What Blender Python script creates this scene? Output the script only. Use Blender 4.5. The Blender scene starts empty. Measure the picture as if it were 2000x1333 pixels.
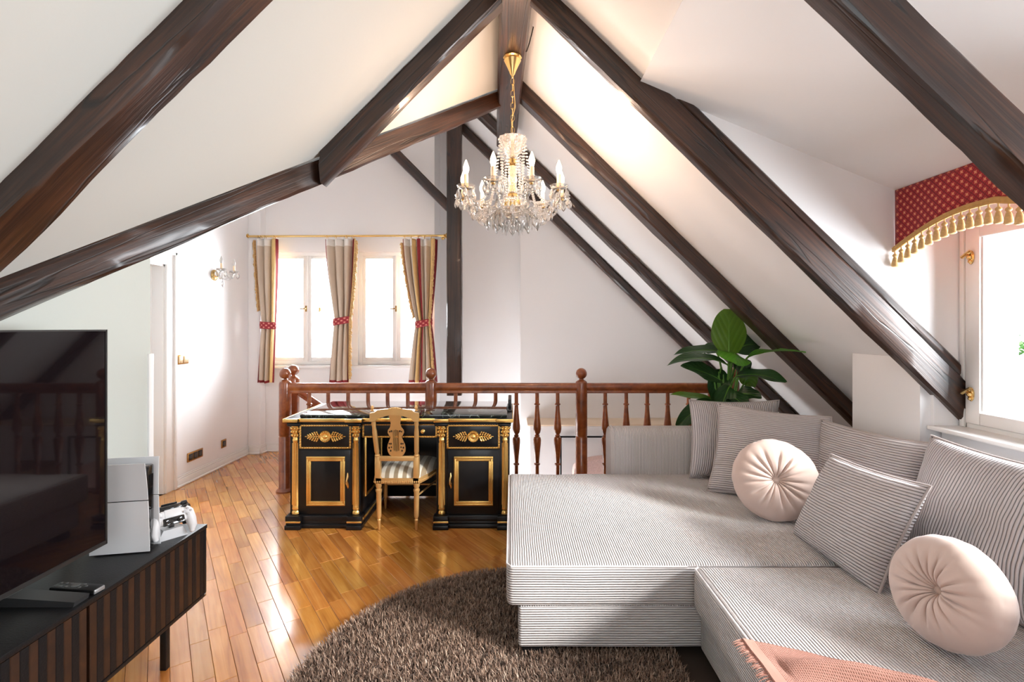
import bpy, bmesh, math, random
import numpy as np
from mathutils import Vector, Matrix, noise
random.seed(7); np.random.seed(7)
sc = bpy.context.scene
COL = sc.collection
PI = math.pi
H = 1.447          # eye height
F = 950.0          # focal length in pixels of a 2000 px wide frame

# ------------------------------------------------------------------ camera
cam = bpy.data.cameras.new('camera'); cam_o = bpy.data.objects.new('camera', cam); COL.objects.link(cam_o)
cam.sensor_width = 36.0; cam.lens = 36.0*F/2000.0
cam.shift_x = 0.0; cam.shift_y = -26.5/2000.0
cam.clip_start = 0.05; cam.clip_end = 200
cam_o.location = (0, 0, H); cam_o.rotation_euler = (PI/2, 0, 0)
sc.camera = cam_o

# ------------------------------------------------------------------ world, sun, exposure
world = bpy.data.worlds.new('sky'); sc.world = world; world.use_nodes = True
wb = world.node_tree.nodes['Background']
wb.inputs[0].default_value = (0.90, 0.96, 1.0, 1); wb.inputs[1].default_value = 2.3
sun = bpy.data.lights.new('sun', 'SUN'); sun_o = bpy.data.objects.new('sun', sun); COL.objects.link(sun_o)
sun.energy = 6.5; sun.angle = math.radians(16); sun.color = (1.0, 0.965, 0.91)
sun_o.location = (6, 1, 6)
sun_o.rotation_euler = Vector((-1.0, 0.58, -0.54)).to_track_quat('-Z', 'Y').to_euler()
sc.view_settings.view_transform = 'Standard'; sc.view_settings.look = 'None'
sc.view_settings.gamma = 1.0; sc.view_settings.use_curve_mapping = False
sc.view_settings.exposure = 0.95
sc.cycles.max_bounces = 10; sc.cycles.diffuse_bounces = 6; sc.cycles.glossy_bounces = 4
sc.cycles.transmission_bounces = 6; sc.cycles.transparent_max_bounces = 12
sc.cycles.sample_clamp_indirect = 6.0; sc.cycles.caustics_reflective = False; sc.cycles.caustics_refractive = False
sc.cycles.use_denoising = True

def area_lamp(name, loc, rot, sx, sy, energy, col):
    l = bpy.data.lights.new(name, 'AREA'); l.shape = 'RECTANGLE'; l.size = sx; l.size_y = sy; l.energy = energy; l.color = col
    o = bpy.data.objects.new(name, l); COL.objects.link(o); o.location = loc; o.rotation_euler = rot
area_lamp('daylight_gable', (-1.9, 6.6, 2.1), (math.radians(-78), 0, 0), 2.6, 2.0, 400, (.90, .95, 1.0))
area_lamp('daylight_dormer', (2.85, 1.35, 1.55), (0, math.radians(97), 0), 1.3, 2.1, 150, (.90, .95, 1.0))
area_lamp('stairwell_fill', (-1.7, 4.95, -.9), (0, math.radians(-90), 0), 1.0, .9, 30, (1, 1, 1))  # added fill lamp inside the stairwell, for unseen lower-floor windows
# ------------------------------------------------------------------ helpers
def P(px, py, Y):
    """world point seen at pixel (px,py) of the photograph at depth Y"""
    return Vector(((px-1000)/F*Y, Y, H+(640-py)/F*Y))

def lin(r, g, b):
    f = lambda c: ((c/255+0.055)/1.055)**2.4 if c > 10 else c/255/12.92
    return (f(r), f(g), f(b), 1)

def tag(o, label=None, cat=None, group=None, kind=None):
    if label: o['label'] = label
    if cat: o['category'] = cat
    if group: o['group'] = group
    if kind: o['kind'] = kind
    return o

def thing(name, label, cat, loc=(0, 0, 0), rotz=0.0, group=None):
    o = bpy.data.objects.new(name, None); COL.objects.link(o)
    o.empty_display_size = 0.1
    o.location = loc; o.rotation_euler = (0, 0, rotz)
    return tag(o, label, cat, group)

def wloc(o):
    v = Vector((0, 0, 0))
    while o is not None:
        v += o.location; o = o.parent
    return v

class MB:
    """collects verts / faces, then builds ONE mesh object"""
    def __init__(s): s.v = []; s.f = []; s.m = []; s.uv = None
    def add(s, vs, fs, mi=0, M=None):
        n = len(s.v)
        if M is not None: vs = [M @ Vector(v) for v in vs]
        s.v += [tuple(v) for v in vs]; s.f += [tuple(i+n for i in f) for f in fs]; s.m += [mi]*len(fs)
        return s
    def box(s, x0, x1, y0, y1, z0, z1, mi=0, M=None, b=0.0):
        if b > 0: return s.bbox(x0, x1, y0, y1, z0, z1, b, mi, M)
        v = [(x0,y0,z0),(x1,y0,z0),(x1,y1,z0),(x0,y1,z0),(x0,y0,z1),(x1,y0,z1),(x1,y1,z1),(x0,y1,z1)]
        return s.add(v, [(0,3,2,1),(4,5,6,7),(0,1,5,4),(1,2,6,5),(2,3,7,6),(3,0,4,7)], mi, M)
    def bbox(s, x0, x1, y0, y1, z0, z1, b, mi=0, M=None, seg=2):
        bm = bmesh.new()
        vs = [bm.verts.new(p) for p in [(x0,y0,z0),(x1,y0,z0),(x1,y1,z0),(x0,y1,z0),(x0,y0,z1),(x1,y0,z1),(x1,y1,z1),(x0,y1,z1)]]
        for f in [(0,3,2,1),(4,5,6,7),(0,1,5,4),(1,2,6,5),(2,3,7,6),(3,0,4,7)]: bm.faces.new([vs[i] for i in f])
        b = min(b, .49*min(abs(x1-x0), abs(y1-y0), abs(z1-z0)))
        bmesh.ops.bevel(bm, geom=bm.edges[:], offset=b, segments=seg, profile=.5, affect='EDGES')
        return s.addbm(bm, mi, M)
    def addbm(s, bm, mi=0, M=None):
        bm.verts.ensure_lookup_table(); bm.verts.index_update()
        s.add([v.co.copy() for v in bm.verts], [[v.index for v in f.verts] for f in bm.faces], mi, M); bm.free(); return s
    def lathe(s, prof, c=(0, 0, 0), n=20, mi=0, M=None, cap=True, scal=None):
        """prof: list of (r,z) ; around Z at c"""
        vs = []; fs = []
        for r, z in prof:
            for k in range(n):
                a = 2*PI*k/n; rr = r*(scal(a) if scal else 1)
                vs.append((c[0]+rr*math.cos(a), c[1]+rr*math.sin(a), c[2]+z))
        for i in range(len(prof)-1):
            for k in range(n):
                k2 = (k+1) % n
                fs.append((i*n+k, i*n+k2, (i+1)*n+k2, (i+1)*n+k))
        if cap:
            fs.append(tuple(range(n))[::-1]); fs.append(tuple((len(prof)-1)*n+k for k in range(n)))
        return s.add(vs, fs, mi, M)
    def tube(s, pts, r, n=8, mi=0, closed=False, M=None):
        pts = [Vector(p) for p in pts]; L = len(pts)
        rs = r if isinstance(r, (list, tuple)) else [r]*L
        vs = []; fs = []; up = None
        for i, p in enumerate(pts):
            if closed: d = pts[(i+1) % L]-pts[i-1]
            else: d = (pts[min(i+1, L-1)]-pts[max(i-1, 0)])
            if d.length < 1e-9: d = Vector((0, 0, 1))
            d.normalize()
            if up is None:
                up = Vector((0, 0, 1)) if abs(d.z) < .9 else Vector((1, 0, 0))
            a = d.cross(up)
            if a.length < 1e-4: a = d.cross(Vector((0, 1, 0.01)))
            a.normalize(); b = a.cross(d).normalized(); up = b
            for k in range(n):
                t = 2*PI*k/n; vs.append(p+(a*math.cos(t)+b*math.sin(t))*rs[i])
        m = L if closed else L-1
        for i in range(m):
            j = (i+1) % L
            for k in range(n):
                k2 = (k+1) % n; fs.append((i*n+k, i*n+k2, j*n+k2, j*n+k))
        if not closed:
            fs.append(tuple(range(n))[::-1]); fs.append(tuple((L-1)*n+k for k in range(n)))
        return s.add(vs, fs, mi, M)
    def sph(s, c, r, n=10, m=7, mi=0, M=None):
        rx, ry, rz = r if isinstance(r, (tuple, list)) else (r, r, r)
        vs = [(c[0], c[1], c[2]+rz)]; fs = []
        for i in range(1, m):
            t = PI*i/m
            for k in range(n):
                a = 2*PI*k/n
                vs.append((c[0]+rx*math.sin(t)*math.cos(a), c[1]+ry*math.sin(t)*math.sin(a), c[2]+rz*math.cos(t)))
        vs.append((c[0], c[1], c[2]-rz)); last = len(vs)-1
        for k in range(n):
            k2 = (k+1) % n
            fs.append((0, 1+k, 1+k2)); fs.append((last, 1+(m-2)*n+k2, 1+(m-2)*n+k))
            for i in range(m-2):
                fs.append((1+i*n+k, 1+(i+1)*n+k, 1+(i+1)*n+k2, 1+i*n+k2))
        return s.add(vs, fs, mi, M)
    def prism(s, poly, d0, d1, axis='y', mi=0, M=None):
        """poly: list of 2D points; extruded from d0 to d1 along axis. y: (x,z) ; x: (y,z) ; z: (x,y)"""
        n = len(poly)
        def mk(p, d):
            return {'y': (p[0], d, p[1]), 'x': (d, p[0], p[1]), 'z': (p[0], p[1], d)}[axis]
        vs = [mk(p, d0) for p in poly]+[mk(p, d1) for p in poly]
        fs = [tuple(range(n)), tuple(range(2*n-1, n-1, -1))]+[(i, n+i, n+(i+1) % n, (i+1) % n) for i in range(n)]
        return s.add(vs, fs, mi, M)
    def quad(s, a, b, c, d, th=0.0, mi=0):
        a, b, c, d = map(Vector, (a, b, c, d))
        if th == 0: return s.add([a, b, c, d], [(0, 1, 2, 3)], mi)
        n = (b-a).cross(d-a).normalized()*th
        return s.add([a, b, c, d, a+n, b+n, c+n, d+n], [(3,2,1,0),(4,5,6,7),(0,1,5,4),(1,2,6,5),(2,3,7,6),(3,0,4,7)], mi)
    def build(s, name, mat, parent=None, smooth=True, angle=40, recalc=True, local=False):
        me = bpy.data.meshes.new(name)
        off = Vector((0, 0, 0)) if (local or parent is None) else wloc(parent)
        if parent is not None and not local:
            vs = [tuple(Vector(v)-off) for v in s.v]
        else: vs = s.v
        me.from_pydata(vs, [], s.f)
        mats = mat if isinstance(mat, (list, tuple)) else [mat]
        for m in mats: me.materials.append(m)
        if len(mats) > 1: me.polygons.foreach_set('material_index', s.m)
        if recalc:
            bm = bmesh.new(); bm.from_mesh(me); bmesh.ops.recalc_face_normals(bm, faces=bm.faces[:]); bm.to_mesh(me); bm.free()
        if smooth:
            me.shade_smooth()
            try: me.set_sharp_from_angle(angle=math.radians(angle))
            except Exception: pass
        me.update()
        o = bpy.data.objects.new(name, me); COL.objects.link(o)
        if parent is not None: o.parent = parent
        return o

def boxuv(o, rib=None, scale=1.0):
    """uv.x runs across the ribs. rib: function(normal) -> axis index across which ribs vary"""
    me = o.data; uvl = me.uv_layers.new(name='UVMap')
    for p in me.polygons:
        n = p.normal; ax = rib(n); ot = 1 if ax != 1 else 0
        for li in p.loop_indices:
            c = me.vertices[me.loops[li].vertex_index].co
            uvl.data[li].uv = (c[ax]*scale, c[ot]*scale)

# ------------------------------------------------------------------ materials
def mat_new(name):
    m = bpy.data.materials.new(name); m.use_nodes = True
    nt = m.node_tree; b = nt.nodes['Principled BSDF']
    return m, nt, b
def N(nt, t, **k):
    n = nt.nodes.new(t)
    for a, v in k.items(): setattr(n, a, v)
    return n
def pr(name, col, rough=.5, metal=0.0, coat=0.0, spec=.5, bump=0.0, bscale=60.0, var=0.0, vscale=8.0, sheen=0.0, emit=None, es=0.0, trans=0.0, ior=1.45):
    m, nt, b = mat_new(name)
    if len(col) == 3: col = (*col, 1)
    b.inputs['Base Color'].default_value = col; b.inputs['Roughness'].default_value = rough
    b.inputs['Metallic'].default_value = metal; b.inputs['Coat Weight'].default_value = coat
    b.inputs['Coat Roughness'].default_value = .08
    b.inputs['Specular IOR Level'].default_value = spec; b.inputs['IOR'].default_value = ior
    b.inputs['Sheen Weight'].default_value = sheen; b.inputs['Transmission Weight'].default_value = trans
    if emit: b.inputs['Emission Color'].default_value = (*emit[:3], 1); b.inputs['Emission Strength'].default_value = es
    tc = N(nt, 'ShaderNodeTexCoord')
    nz = N(nt, 'ShaderNodeTexNoise'); nz.inputs['Scale'].default_value = vscale; nz.inputs['Detail'].default_value = 4
    nt.links.new(tc.outputs['Object'], nz.inputs['Vector'])
    if var > 0:
        mx = N(nt, 'ShaderNodeMix', data_type='RGBA')
        nt.links.new(nz.outputs['Fac'], mx.inputs[0])
        mx.inputs[6].default_value = tuple(c*(1-var) for c in col[:3])+(1,)
        mx.inputs[7].default_value = tuple(min(1, c*(1+var)) for c in col[:3])+(1,)
        nt.links.new(mx.outputs[2], b.inputs['Base Color'])
    if bump > 0:
        n2 = N(nt, 'ShaderNodeTexNoise'); n2.inputs['Scale'].default_value = bscale; n2.inputs['Detail'].default_value = 3
        nt.links.new(tc.outputs['Object'], n2.inputs['Vector'])
        bp = N(nt, 'ShaderNodeBump'); bp.inputs['Strength'].default_value = bump; bp.inputs['Distance'].default_value = .003
        nt.links.new(n2.outputs['Fac'], bp.inputs['Height']); nt.links.new(bp.outputs[0], b.inputs['Normal'])
    return m

def ramp(nt, fac, stops):
    r = N(nt, 'ShaderNodeValToRGB'); e = r.color_ramp.elements
    while len(e) < len(stops): e.new(.5)
    for i, (p, c) in enumerate(stops): e[i].position = p; e[i].color = c if len(c) == 4 else (*c, 1)
    nt.links.new(fac, r.inputs[0]); return r

def wood(name, stops, rough=.45, coat=.0, sx=1.2, sy=28.0, bump=.35, island=False, coat_r=.1, cracks=False, rvar=False, bd=.004):
    """grain runs along local X"""
    m, nt, b = mat_new(name)
    tc = N(nt, 'ShaderNodeTexCoord'); mp = N(nt, 'ShaderNodeMapping')
    mp.inputs['Scale'].default_value = (sx, sy, sy)
    oi = N(nt, 'ShaderNodeObjectInfo')
    add = N(nt, 'ShaderNodeVectorMath', operation='ADD')
    nt.links.new(tc.outputs['Object'], add.inputs[0])
    sc_ = N(nt, 'ShaderNodeMath', operation='MULTIPLY'); sc_.inputs[1].default_value = 37.0
    if island:
        g = N(nt, 'ShaderNodeNewGeometry'); s2 = N(nt, 'ShaderNodeMath', operation='ADD')
        nt.links.new(g.outputs['Random Per Island'], s2.inputs[0]); nt.links.new(oi.outputs['Random'], s2.inputs[1])
        fr = N(nt, 'ShaderNodeMath', operation='FRACT'); nt.links.new(s2.outputs[0], fr.inputs[0]); rnd = fr.outputs[0]
    else: rnd = oi.outputs['Random']
    nt.links.new(rnd, sc_.inputs[0]); nt.links.new(sc_.outputs[0], add.inputs[1])
    nt.links.new(add.outputs[0], mp.inputs['Vector'])
    n1 = N(nt, 'ShaderNodeTexNoise'); n1.inputs['Scale'].default_value = 1.0; n1.inputs['Detail'].default_value = 6; n1.inputs['Distortion'].default_value = .8
    nt.links.new(mp.outputs[0], n1.inputs['Vector'])
    n2 = N(nt, 'ShaderNodeTexNoise'); n2.inputs['Scale'].default_value = 3.0; n2.inputs['Detail'].default_value = 3
    nt.links.new(add.outputs[0], n2.inputs['Vector'])
    ma = N(nt, 'ShaderNodeMath', operation='MULTIPLY_ADD'); ma.inputs[1].default_value = .62
    nt.links.new(n1.outputs['Fac'], ma.inputs[0])
    mb_ = N(nt, 'ShaderNodeMath', operation='MULTIPLY'); mb_.inputs[1].default_value = .38
    nt.links.new(n2.outputs['Fac'], mb_.inputs[0]); nt.links.new(mb_.outputs[0], ma.inputs[2])
    r = ramp(nt, ma.outputs[0], stops); colr = r.outputs[0]
    if island or rvar:
        hs = N(nt, 'ShaderNodeHueSaturation')
        mr = N(nt, 'ShaderNodeMapRange'); mr.inputs[3].default_value = .72; mr.inputs[4].default_value = 1.12
        nt.links.new(rnd, mr.inputs[0]); nt.links.new(mr.outputs[0], hs.inputs['Value'])
        ms = N(nt, 'ShaderNodeMath', operation='MULTIPLY'); ms.inputs[1].default_value = 7.31; nt.links.new(rnd, ms.inputs[0])
        mf = N(nt, 'ShaderNodeMath', operation='FRACT'); nt.links.new(ms.outputs[0], mf.inputs[0])
        m3 = N(nt, 'ShaderNodeMapRange'); m3.inputs[3].default_value = .489; m3.inputs[4].default_value = .505
        nt.links.new(mf.outputs[0], m3.inputs[0]); nt.links.new(m3.outputs[0], hs.inputs['Hue'])
        nt.links.new(colr, hs.inputs['Color']); colr = hs.outputs[0]
    hgt = n1.outputs['Fac']
    if cracks:
        mp2 = N(nt, 'ShaderNodeMapping'); mp2.inputs['Scale'].default_value = (.45, 7, 7)
        nt.links.new(add.outputs[0], mp2.inputs['Vector'])
        vo = N(nt, 'ShaderNodeTexNoise'); vo.inputs['Scale'].default_value = 1.6; vo.inputs['Detail'].default_value = 2; vo.inputs['Distortion'].default_value = .4
        nt.links.new(mp2.outputs[0], vo.inputs['Vector'])
        ab = N(nt, 'ShaderNodeMath', operation='SUBTRACT'); ab.inputs[1].default_value = .5; nt.links.new(vo.outputs['Fac'], ab.inputs[0])
        ab2 = N(nt, 'ShaderNodeMath', operation='ABSOLUTE'); nt.links.new(ab.outputs[0], ab2.inputs[0])
        ck = ramp(nt, ab2.outputs[0], [(0.0, (0, 0, 0)), (.007, (.25,)*3), (.014, (1, 1, 1))])
        mx = N(nt, 'ShaderNodeMix', data_type='RGBA', blend_type='MULTIPLY'); mx.inputs[0].default_value = .85
        nt.links.new(colr, mx.inputs[6]); nt.links.new(ck.outputs[0], mx.inputs[7]); colr = mx.outputs[2]
        hm = N(nt, 'ShaderNodeMath', operation='MULTIPLY_ADD'); hm.inputs[1].default_value = 1.2
        nt.links.new(ck.outputs[0], hm.inputs[0]); nt.links.new(hgt, hm.inputs[2]); hgt = hm.outputs[0]
    nt.links.new(colr, b.inputs['Base Color'])
    b.inputs['Roughness'].default_value = rough
    b.inputs['Coat Weight'].default_value = coat; b.inputs['Coat Roughness'].default_value = coat_r
    if bump > 0:
        bp = N(nt, 'ShaderNodeBump'); bp.inputs['Strength'].default_value = bump; bp.inputs['Distance'].default_value = bd
        nt.links.new(hgt, bp.inputs['Height']); nt.links.new(bp.outputs[0], b.inputs['Normal'])
    return m

def ribbed(name, col, groove_shade, pitch, rough=.85, dist=.004, strength=1.0, nap=.08):
    """corduroy: ribs across uv.x"""
    m, nt, b = mat_new(name)
    uv = N(nt, 'ShaderNodeUVMap'); sp = N(nt, 'ShaderNodeSeparateXYZ'); nt.links.new(uv.outputs[0], sp.inputs[0])
    nz = N(nt, 'ShaderNodeTexNoise'); nz.inputs['Scale'].default_value = 9.0; nt.links.new(uv.outputs[0], nz.inputs['Vector'])
    wob = N(nt, 'ShaderNodeMath', operation='MULTIPLY_ADD'); wob.inputs[1].default_value = .006
    nt.links.new(nz.outputs['Fac'], wob.inputs[0]); nt.links.new(sp.outputs[0], wob.inputs[2])
    mu = N(nt, 'ShaderNodeMath', operation='MULTIPLY'); mu.inputs[1].default_value = PI/pitch; nt.links.new(wob.outputs[0], mu.inputs[0])
    si = N(nt, 'ShaderNodeMath', operation='SINE'); nt.links.new(mu.outputs[0], si.inputs[0])
    ab = N(nt, 'ShaderNodeMath', operation='ABSOLUTE'); nt.links.new(si.outputs[0], ab.inputs[0])
    pw = N(nt, 'ShaderNodeMath', operation='POWER'); pw.inputs[1].default_value = .6; nt.links.new(ab.outputs[0], pw.inputs[0])
    r = ramp(nt, ab.outputs[0], [(0, groove_shade), (.38, col), (1, col)])  # shade between the ribs painted in as a darker colour
    fz = N(nt, 'ShaderNodeTexNoise'); fz.inputs['Scale'].default_value = 900; fz.inputs['Detail'].default_value = 2
    tc = N(nt, 'ShaderNodeTexCoord'); nt.links.new(tc.outputs['Object'], fz.inputs['Vector'])
    mx = N(nt, 'ShaderNodeMix', data_type='RGBA', blend_type='MULTIPLY'); mx.inputs[0].default_value = nap*3
    nt.links.new(r.outputs[0], mx.inputs[6]); nt.links.new(fz.outputs['Fac'], mx.inputs[7])
    nt.links.new(mx.outputs[2], b.inputs['Base Color'])
    b.inputs['Roughness'].default_value = rough; b.inputs['Sheen Weight'].default_value = .12; b.inputs['Specular IOR Level'].default_value = .2
    bp = N(nt, 'ShaderNodeBump'); bp.inputs['Strength'].default_value = strength; bp.inputs['Distance'].default_value = dist
    nt.links.new(pw.outputs[0], bp.inputs['Height']); nt.links.new(bp.outputs[0], b.inputs['Normal'])
    return m

def pattern_red(name, base, motif, dark, scale, weave=True):
    """red fabric with small four-pointed gold stars on a diagonal lattice (uv in metres)"""
    m, nt, b = mat_new(name)
    uv = N(nt, 'ShaderNodeUVMap'); sp = N(nt, 'ShaderNodeSeparateXYZ'); nt.links.new(uv.outputs[0], sp.inputs[0])
    def M(op, a, bb=None, c=None):
        n = N(nt, 'ShaderNodeMath', operation=op)
        for i, x in enumerate((a, bb, c)):
            if x is None: continue
            if isinstance(x, (int, float)): n.inputs[i].default_value = x
            else: nt.links.new(x, n.inputs[i])
        return n.outputs[0]
    a = M('MULTIPLY', M('ADD', sp.outputs[0], sp.outputs[1]), scale); c = M('MULTIPLY', M('SUBTRACT', sp.outputs[0], sp.outputs[1]), scale)
    fa = M('ABSOLUTE', M('SUBTRACT', M('FRACT', a), .5)); fc = M('ABSOLUTE', M('SUBTRACT', M('FRACT', c), .5))
    # star: sqrt-ish norm small -> four pointed along axes
    st = M('ADD', M('POWER', fa, .6), M('POWER', fc, .6))
    star = M('LESS_THAN', st, .58)
    ln = M('GREATER_THAN', M('MAXIMUM', fa, fc), .43)
    m1 = N(nt, 'ShaderNodeMix', data_type='RGBA'); nt.links.new(ln, m1.inputs[0]); m1.inputs[6].default_value = base; m1.inputs[7].default_value = dark
    m2 = N(nt, 'ShaderNodeMix', data_type='RGBA'); nt.links.new(star, m2.inputs[0]); nt.links.new(m1.outputs[2], m2.inputs[6]); m2.inputs[7].default_value = motif
    nt.links.new(m2.outputs[2], b.inputs['Base Color']); b.inputs['Roughness'].default_value = .8; b.inputs['Sheen Weight'].default_value = .1
    return m

def glass_pane(name, tint=(1, 1, 1)):
    m = bpy.data.materials.new(name); m.use_nodes = True; nt = m.node_tree
    nt.nodes.remove(nt.nodes['Principled BSDF']); out = nt.nodes['Material Output']
    t = N(nt, 'ShaderNodeBsdfTransparent'); t.inputs[0].default_value = (*tint, 1)
    g = N(nt, 'ShaderNodeBsdfGlossy'); g.inputs['Roughness'].default_value = .02
    fr = N(nt, 'ShaderNodeFresnel'); fr.inputs[0].default_value = 1.35
    mx = N(nt, 'ShaderNodeMixShader'); nt.links.new(fr.outputs[0], mx.inputs[0]); nt.links.new(t.outputs[0], mx.inputs[1]); nt.links.new(g.outputs[0], mx.inputs[2])
    nt.links.new(mx.outputs[0], out.inputs[0]); return m

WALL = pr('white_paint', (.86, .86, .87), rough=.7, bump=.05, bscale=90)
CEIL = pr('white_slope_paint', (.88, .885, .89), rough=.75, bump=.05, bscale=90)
GREENLIT = pr('paint_tree_light_tint', (.54, .58, .54), rough=.75, bump=.05, bscale=90)  # greenish light from the trees put into the partition's colour
CREAMLIT = pr('slope_paint_light_tint', (.52, .52, .485), rough=.75, bump=.05, bscale=90)  # tint of the light on the left slope put into its colour
TRIM = pr('white_gloss_trim', (.84, .84, .83), rough=.3)
BEAMW = wood('dark_stained_timber', [(.3, lin(22, 11, 7)), (.48, lin(44, 24, 14)), (.62, lin(68, 39, 23)), (.8, lin(98, 60, 36))], rough=.42, coat=.32, coat_r=.16, sx=1.6, sy=95, bump=.45, cracks=True, bd=.003)
FLOORW = wood('oak_parquet', [(.3, lin(166, 102, 40)), (.5, lin(202, 136, 60)), (.7, lin(222, 162, 84))], rough=.26, coat=.75, coat_r=.15, sx=2.2, sy=40, bump=.08, island=True)
RAILW = wood('varnished_mahogany', [(.3, lin(94, 42, 18)), (.5, lin(138, 72, 34)), (.72, lin(170, 102, 56))], rough=.3, coat=.6, sx=14, sy=14, bump=.0)
BLACK = pr('black_lacquer', (.006, .006, .007), rough=.3, coat=.15, spec=.35)
GOLD = pr('gilded_gold', lin(238, 196, 116)[:3], rough=.26, metal=.9, spec=.6, bump=.15, bscale=220, var=.12, vscale=30)
BRASS = pr('polished_brass', lin(232, 198, 134)[:3], rough=.22, metal=1.0)
CHGOLD = pr('matt_gilt_wood', lin(214, 172, 112)[:3], rough=.38, metal=.55, bump=.1, bscale=150, var=.1, vscale=20)
PANE = glass_pane('window_glass')
# ================================================================== SETTING
ZC = H
KR, ZR = .975, 1.825      # right slope: z' = ZR - KR*x
KL, ZL = 1.0, 1.80        # left slope
zr = lambda x: ZC+ZR-KR*x
zl = lambda x: ZC+ZL+KL*x
def struct(o, kind='structure'): o['kind'] = kind; return o

# floor base (with stair opening) and planks
RAILY = 4.30
m = MB(); m.box(-3.35, 3.4, -2.0, RAILY+.06, -.16, -.012); m.box(-3.35, -1.98, RAILY+.06, 5.68, -.16, -.012); m.box(1.95, 3.4, RAILY+.06, 5.68, -.16, -.012)
floor = struct(m.build('floor', pr('floor_screed', (.16, .08, .03), rough=.9), smooth=False))
PW, GAP = .076, .0007
ang = math.radians(-54.0)      # strip direction
du = Vector((math.cos(ang), math.sin(ang))); dv = Vector((-du.y, du.x))
plank_me = {}
def plank_mesh(L):
    if L not in plank_me:
        b_ = MB(); h = .5*L-GAP; w = .5*PW-GAP; e = .0012
        vs = [(-h,-w,-.011),(h,-w,-.011),(h,w,-.011),(-h,w,-.011),(-h,-w,-e),(h,-w,-e),(h,w,-e),(-h,w,-e),(-h+e,-w+e,0),(h-e,-w+e,0),(h-e,w-e,0),(-h+e,w-e,0)]
        fs = [(8,9,10,11)]+[(i, (i+1) % 4, 4+(i+1) % 4, 4+i) for i in range(4)]+[(4+i, 4+(i+1) % 4, 8+(i+1) % 4, 8+i) for i in range(4)]
        me = bpy.data.meshes.new('plank'); me.from_pydata(vs, [], fs); me.materials.append(FLOORW); me.update(); plank_me[L] = (me, vs, fs)
    return plank_me[L]
planks = []; cut = []
rng = random.Random(5)
for j in range(-75, 90):
    v = j*PW; u = -8+rng.random()*.5
    while u < 8:
        L = rng.choice([.30, .36, .42, .42, .48, .54])
        c = du*(u+L/2)+dv*v; u += L
        if not (-3.4 < c.x < 2.5 and -2.3 < c.y < 6): continue
        quad = [c+du*a*(L/2-GAP)+dv*b*(PW/2-GAP) for a, b in ((-1,-1),(1,-1),(1,1),(-1,1))]
        inA = all(-3.015 < q.x < 2.11 and -1.95 < q.y < RAILY+.055 for q in quad)
        inB = all(-3.015 < q.x < -1.985 and -1.95 < q.y < 5.675 for q in quad)
        if inA or inB: planks.append((c, L)); continue
        for (x0, x1, y0, y1) in ((-3.015, 2.11, -1.95, RAILY+.055), (-3.015, -1.985, RAILY+.055, 5.675)):
            pl = [(q.x, q.y) for q in quad]
            for (ax, lim, sg) in ((0, x0, 1), (0, x1, -1), (1, y0, 1), (1, y1, -1)):
                out = []
                for i in range(len(pl)):
                    p, q = pl[i], pl[(i+1) % len(pl)]; dp = (p[ax]-lim)*sg; dq = (q[ax]-lim)*sg
                    if dp >= 0: out.append(p)
                    if dp*dq < 0: t_ = dp/(dp-dq); out.append((p[0]+(q[0]-p[0])*t_, p[1]+(q[1]-p[1])*t_))
                pl = out
                if len(pl) < 3: break
            if len(pl) >= 3: cut.append(pl)
def vis(c):
    if c.y < 1.05: return 0
    px = 1000+F*c.x/c.y; py = 640+F*H/c.y
    if not (180 < px < 1010 and 870 < py < 1345): return 0
    if c.x > -1.02 and (c.x-.064)**2+(c.y-1.913)**2 < .93**2: return 0
    if c.x > -.03: return 0
    if -1.62 < c.x < 0 and c.y > 3.75: return 0
    if px < 330 and py < 1150 and c.y > 2.35: return 0 if px < 300 else 1/c.y**2
    return 1/c.y**3
planks.sort(key=lambda p: -vis(p[0]))
rest = MB()
for i, (c, L) in enumerate(planks):
    me, vs, fs = plank_mesh(L)
    M = Matrix.Translation((c.x, c.y, 0)) @ Matrix.Rotation(ang, 4, 'Z')
    if i < 300 and vis(c) > 0:
        o = bpy.data.objects.new('plank', me); COL.objects.link(o); o.parent = floor; o.matrix_local = M
    else: rest.add(vs, fs, 0, M)
for pl in cut: rest.prism(pl, -.011, 0, 'z')
# joined remainder: rotate the object so that its local X is the grain direction
Mi = Matrix.Rotation(-ang, 4, 'Z'); rest.v = [tuple(Mi @ Vector(v)) for v in rest.v]
o = rest.build('planks', FLOORW, smooth=False, recalc=False); o.parent = floor; o.rotation_euler = (0, 0, ang); o['kind'] = 'stuff'

# ---- roof slopes
YB = 2.40                       # far cheek of the dormer
YD0 = .12                       # near cheek
XD = .644                       # where dormer ceiling leaves the slope
zd = lambda x: ZC+1.19-.412*(x-XD)
T = .05
def slope(m, x0, x1, y0, y1, zf, th=T):
    m.quad((x0, y0, zf(x0)), (x1, y0, zf(x1)), (x1, y1, zf(x1)), (x0, y1, zf(x0)), th)
m = MB()
slope(m, 0, XD, -2, YB, zr)                   # above dormer
slope(m, XD, 3.3, -2, YD0, zr)
slope(m, 0, 3.3, YB+.05, 6.3, zr)
slope(m, -.75, 0, 2.45, 6.3, zr)
slope(m, 0, XD, YB, YB+.05, zr)
struct(m.build('ceiling_right', CEIL, smooth=False))
m = MB()
slope(m, XD-.02, 2.5, YD0, YB, zd)
struct(m.build('ceiling_dormer', CEIL, smooth=False))
WBZ = ZC-.50
m = MB()                                      # dormer cheeks: between slope and dormer ceiling, down to the low wall
m.prism([(XD-.02, zr(XD)-.02), (XD, zd(XD)+.03), (2.5, zd(2.5)+.03), (2.5, zr(2.5)-.02)], YB, YB+.05, 'y')
m.prism([(2.08, WBZ), (2.5, WBZ), (2.5, zr(2.5)+.05), (2.08, zr(2.08)+.05)], YB, YB+.05, 'y')
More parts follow.
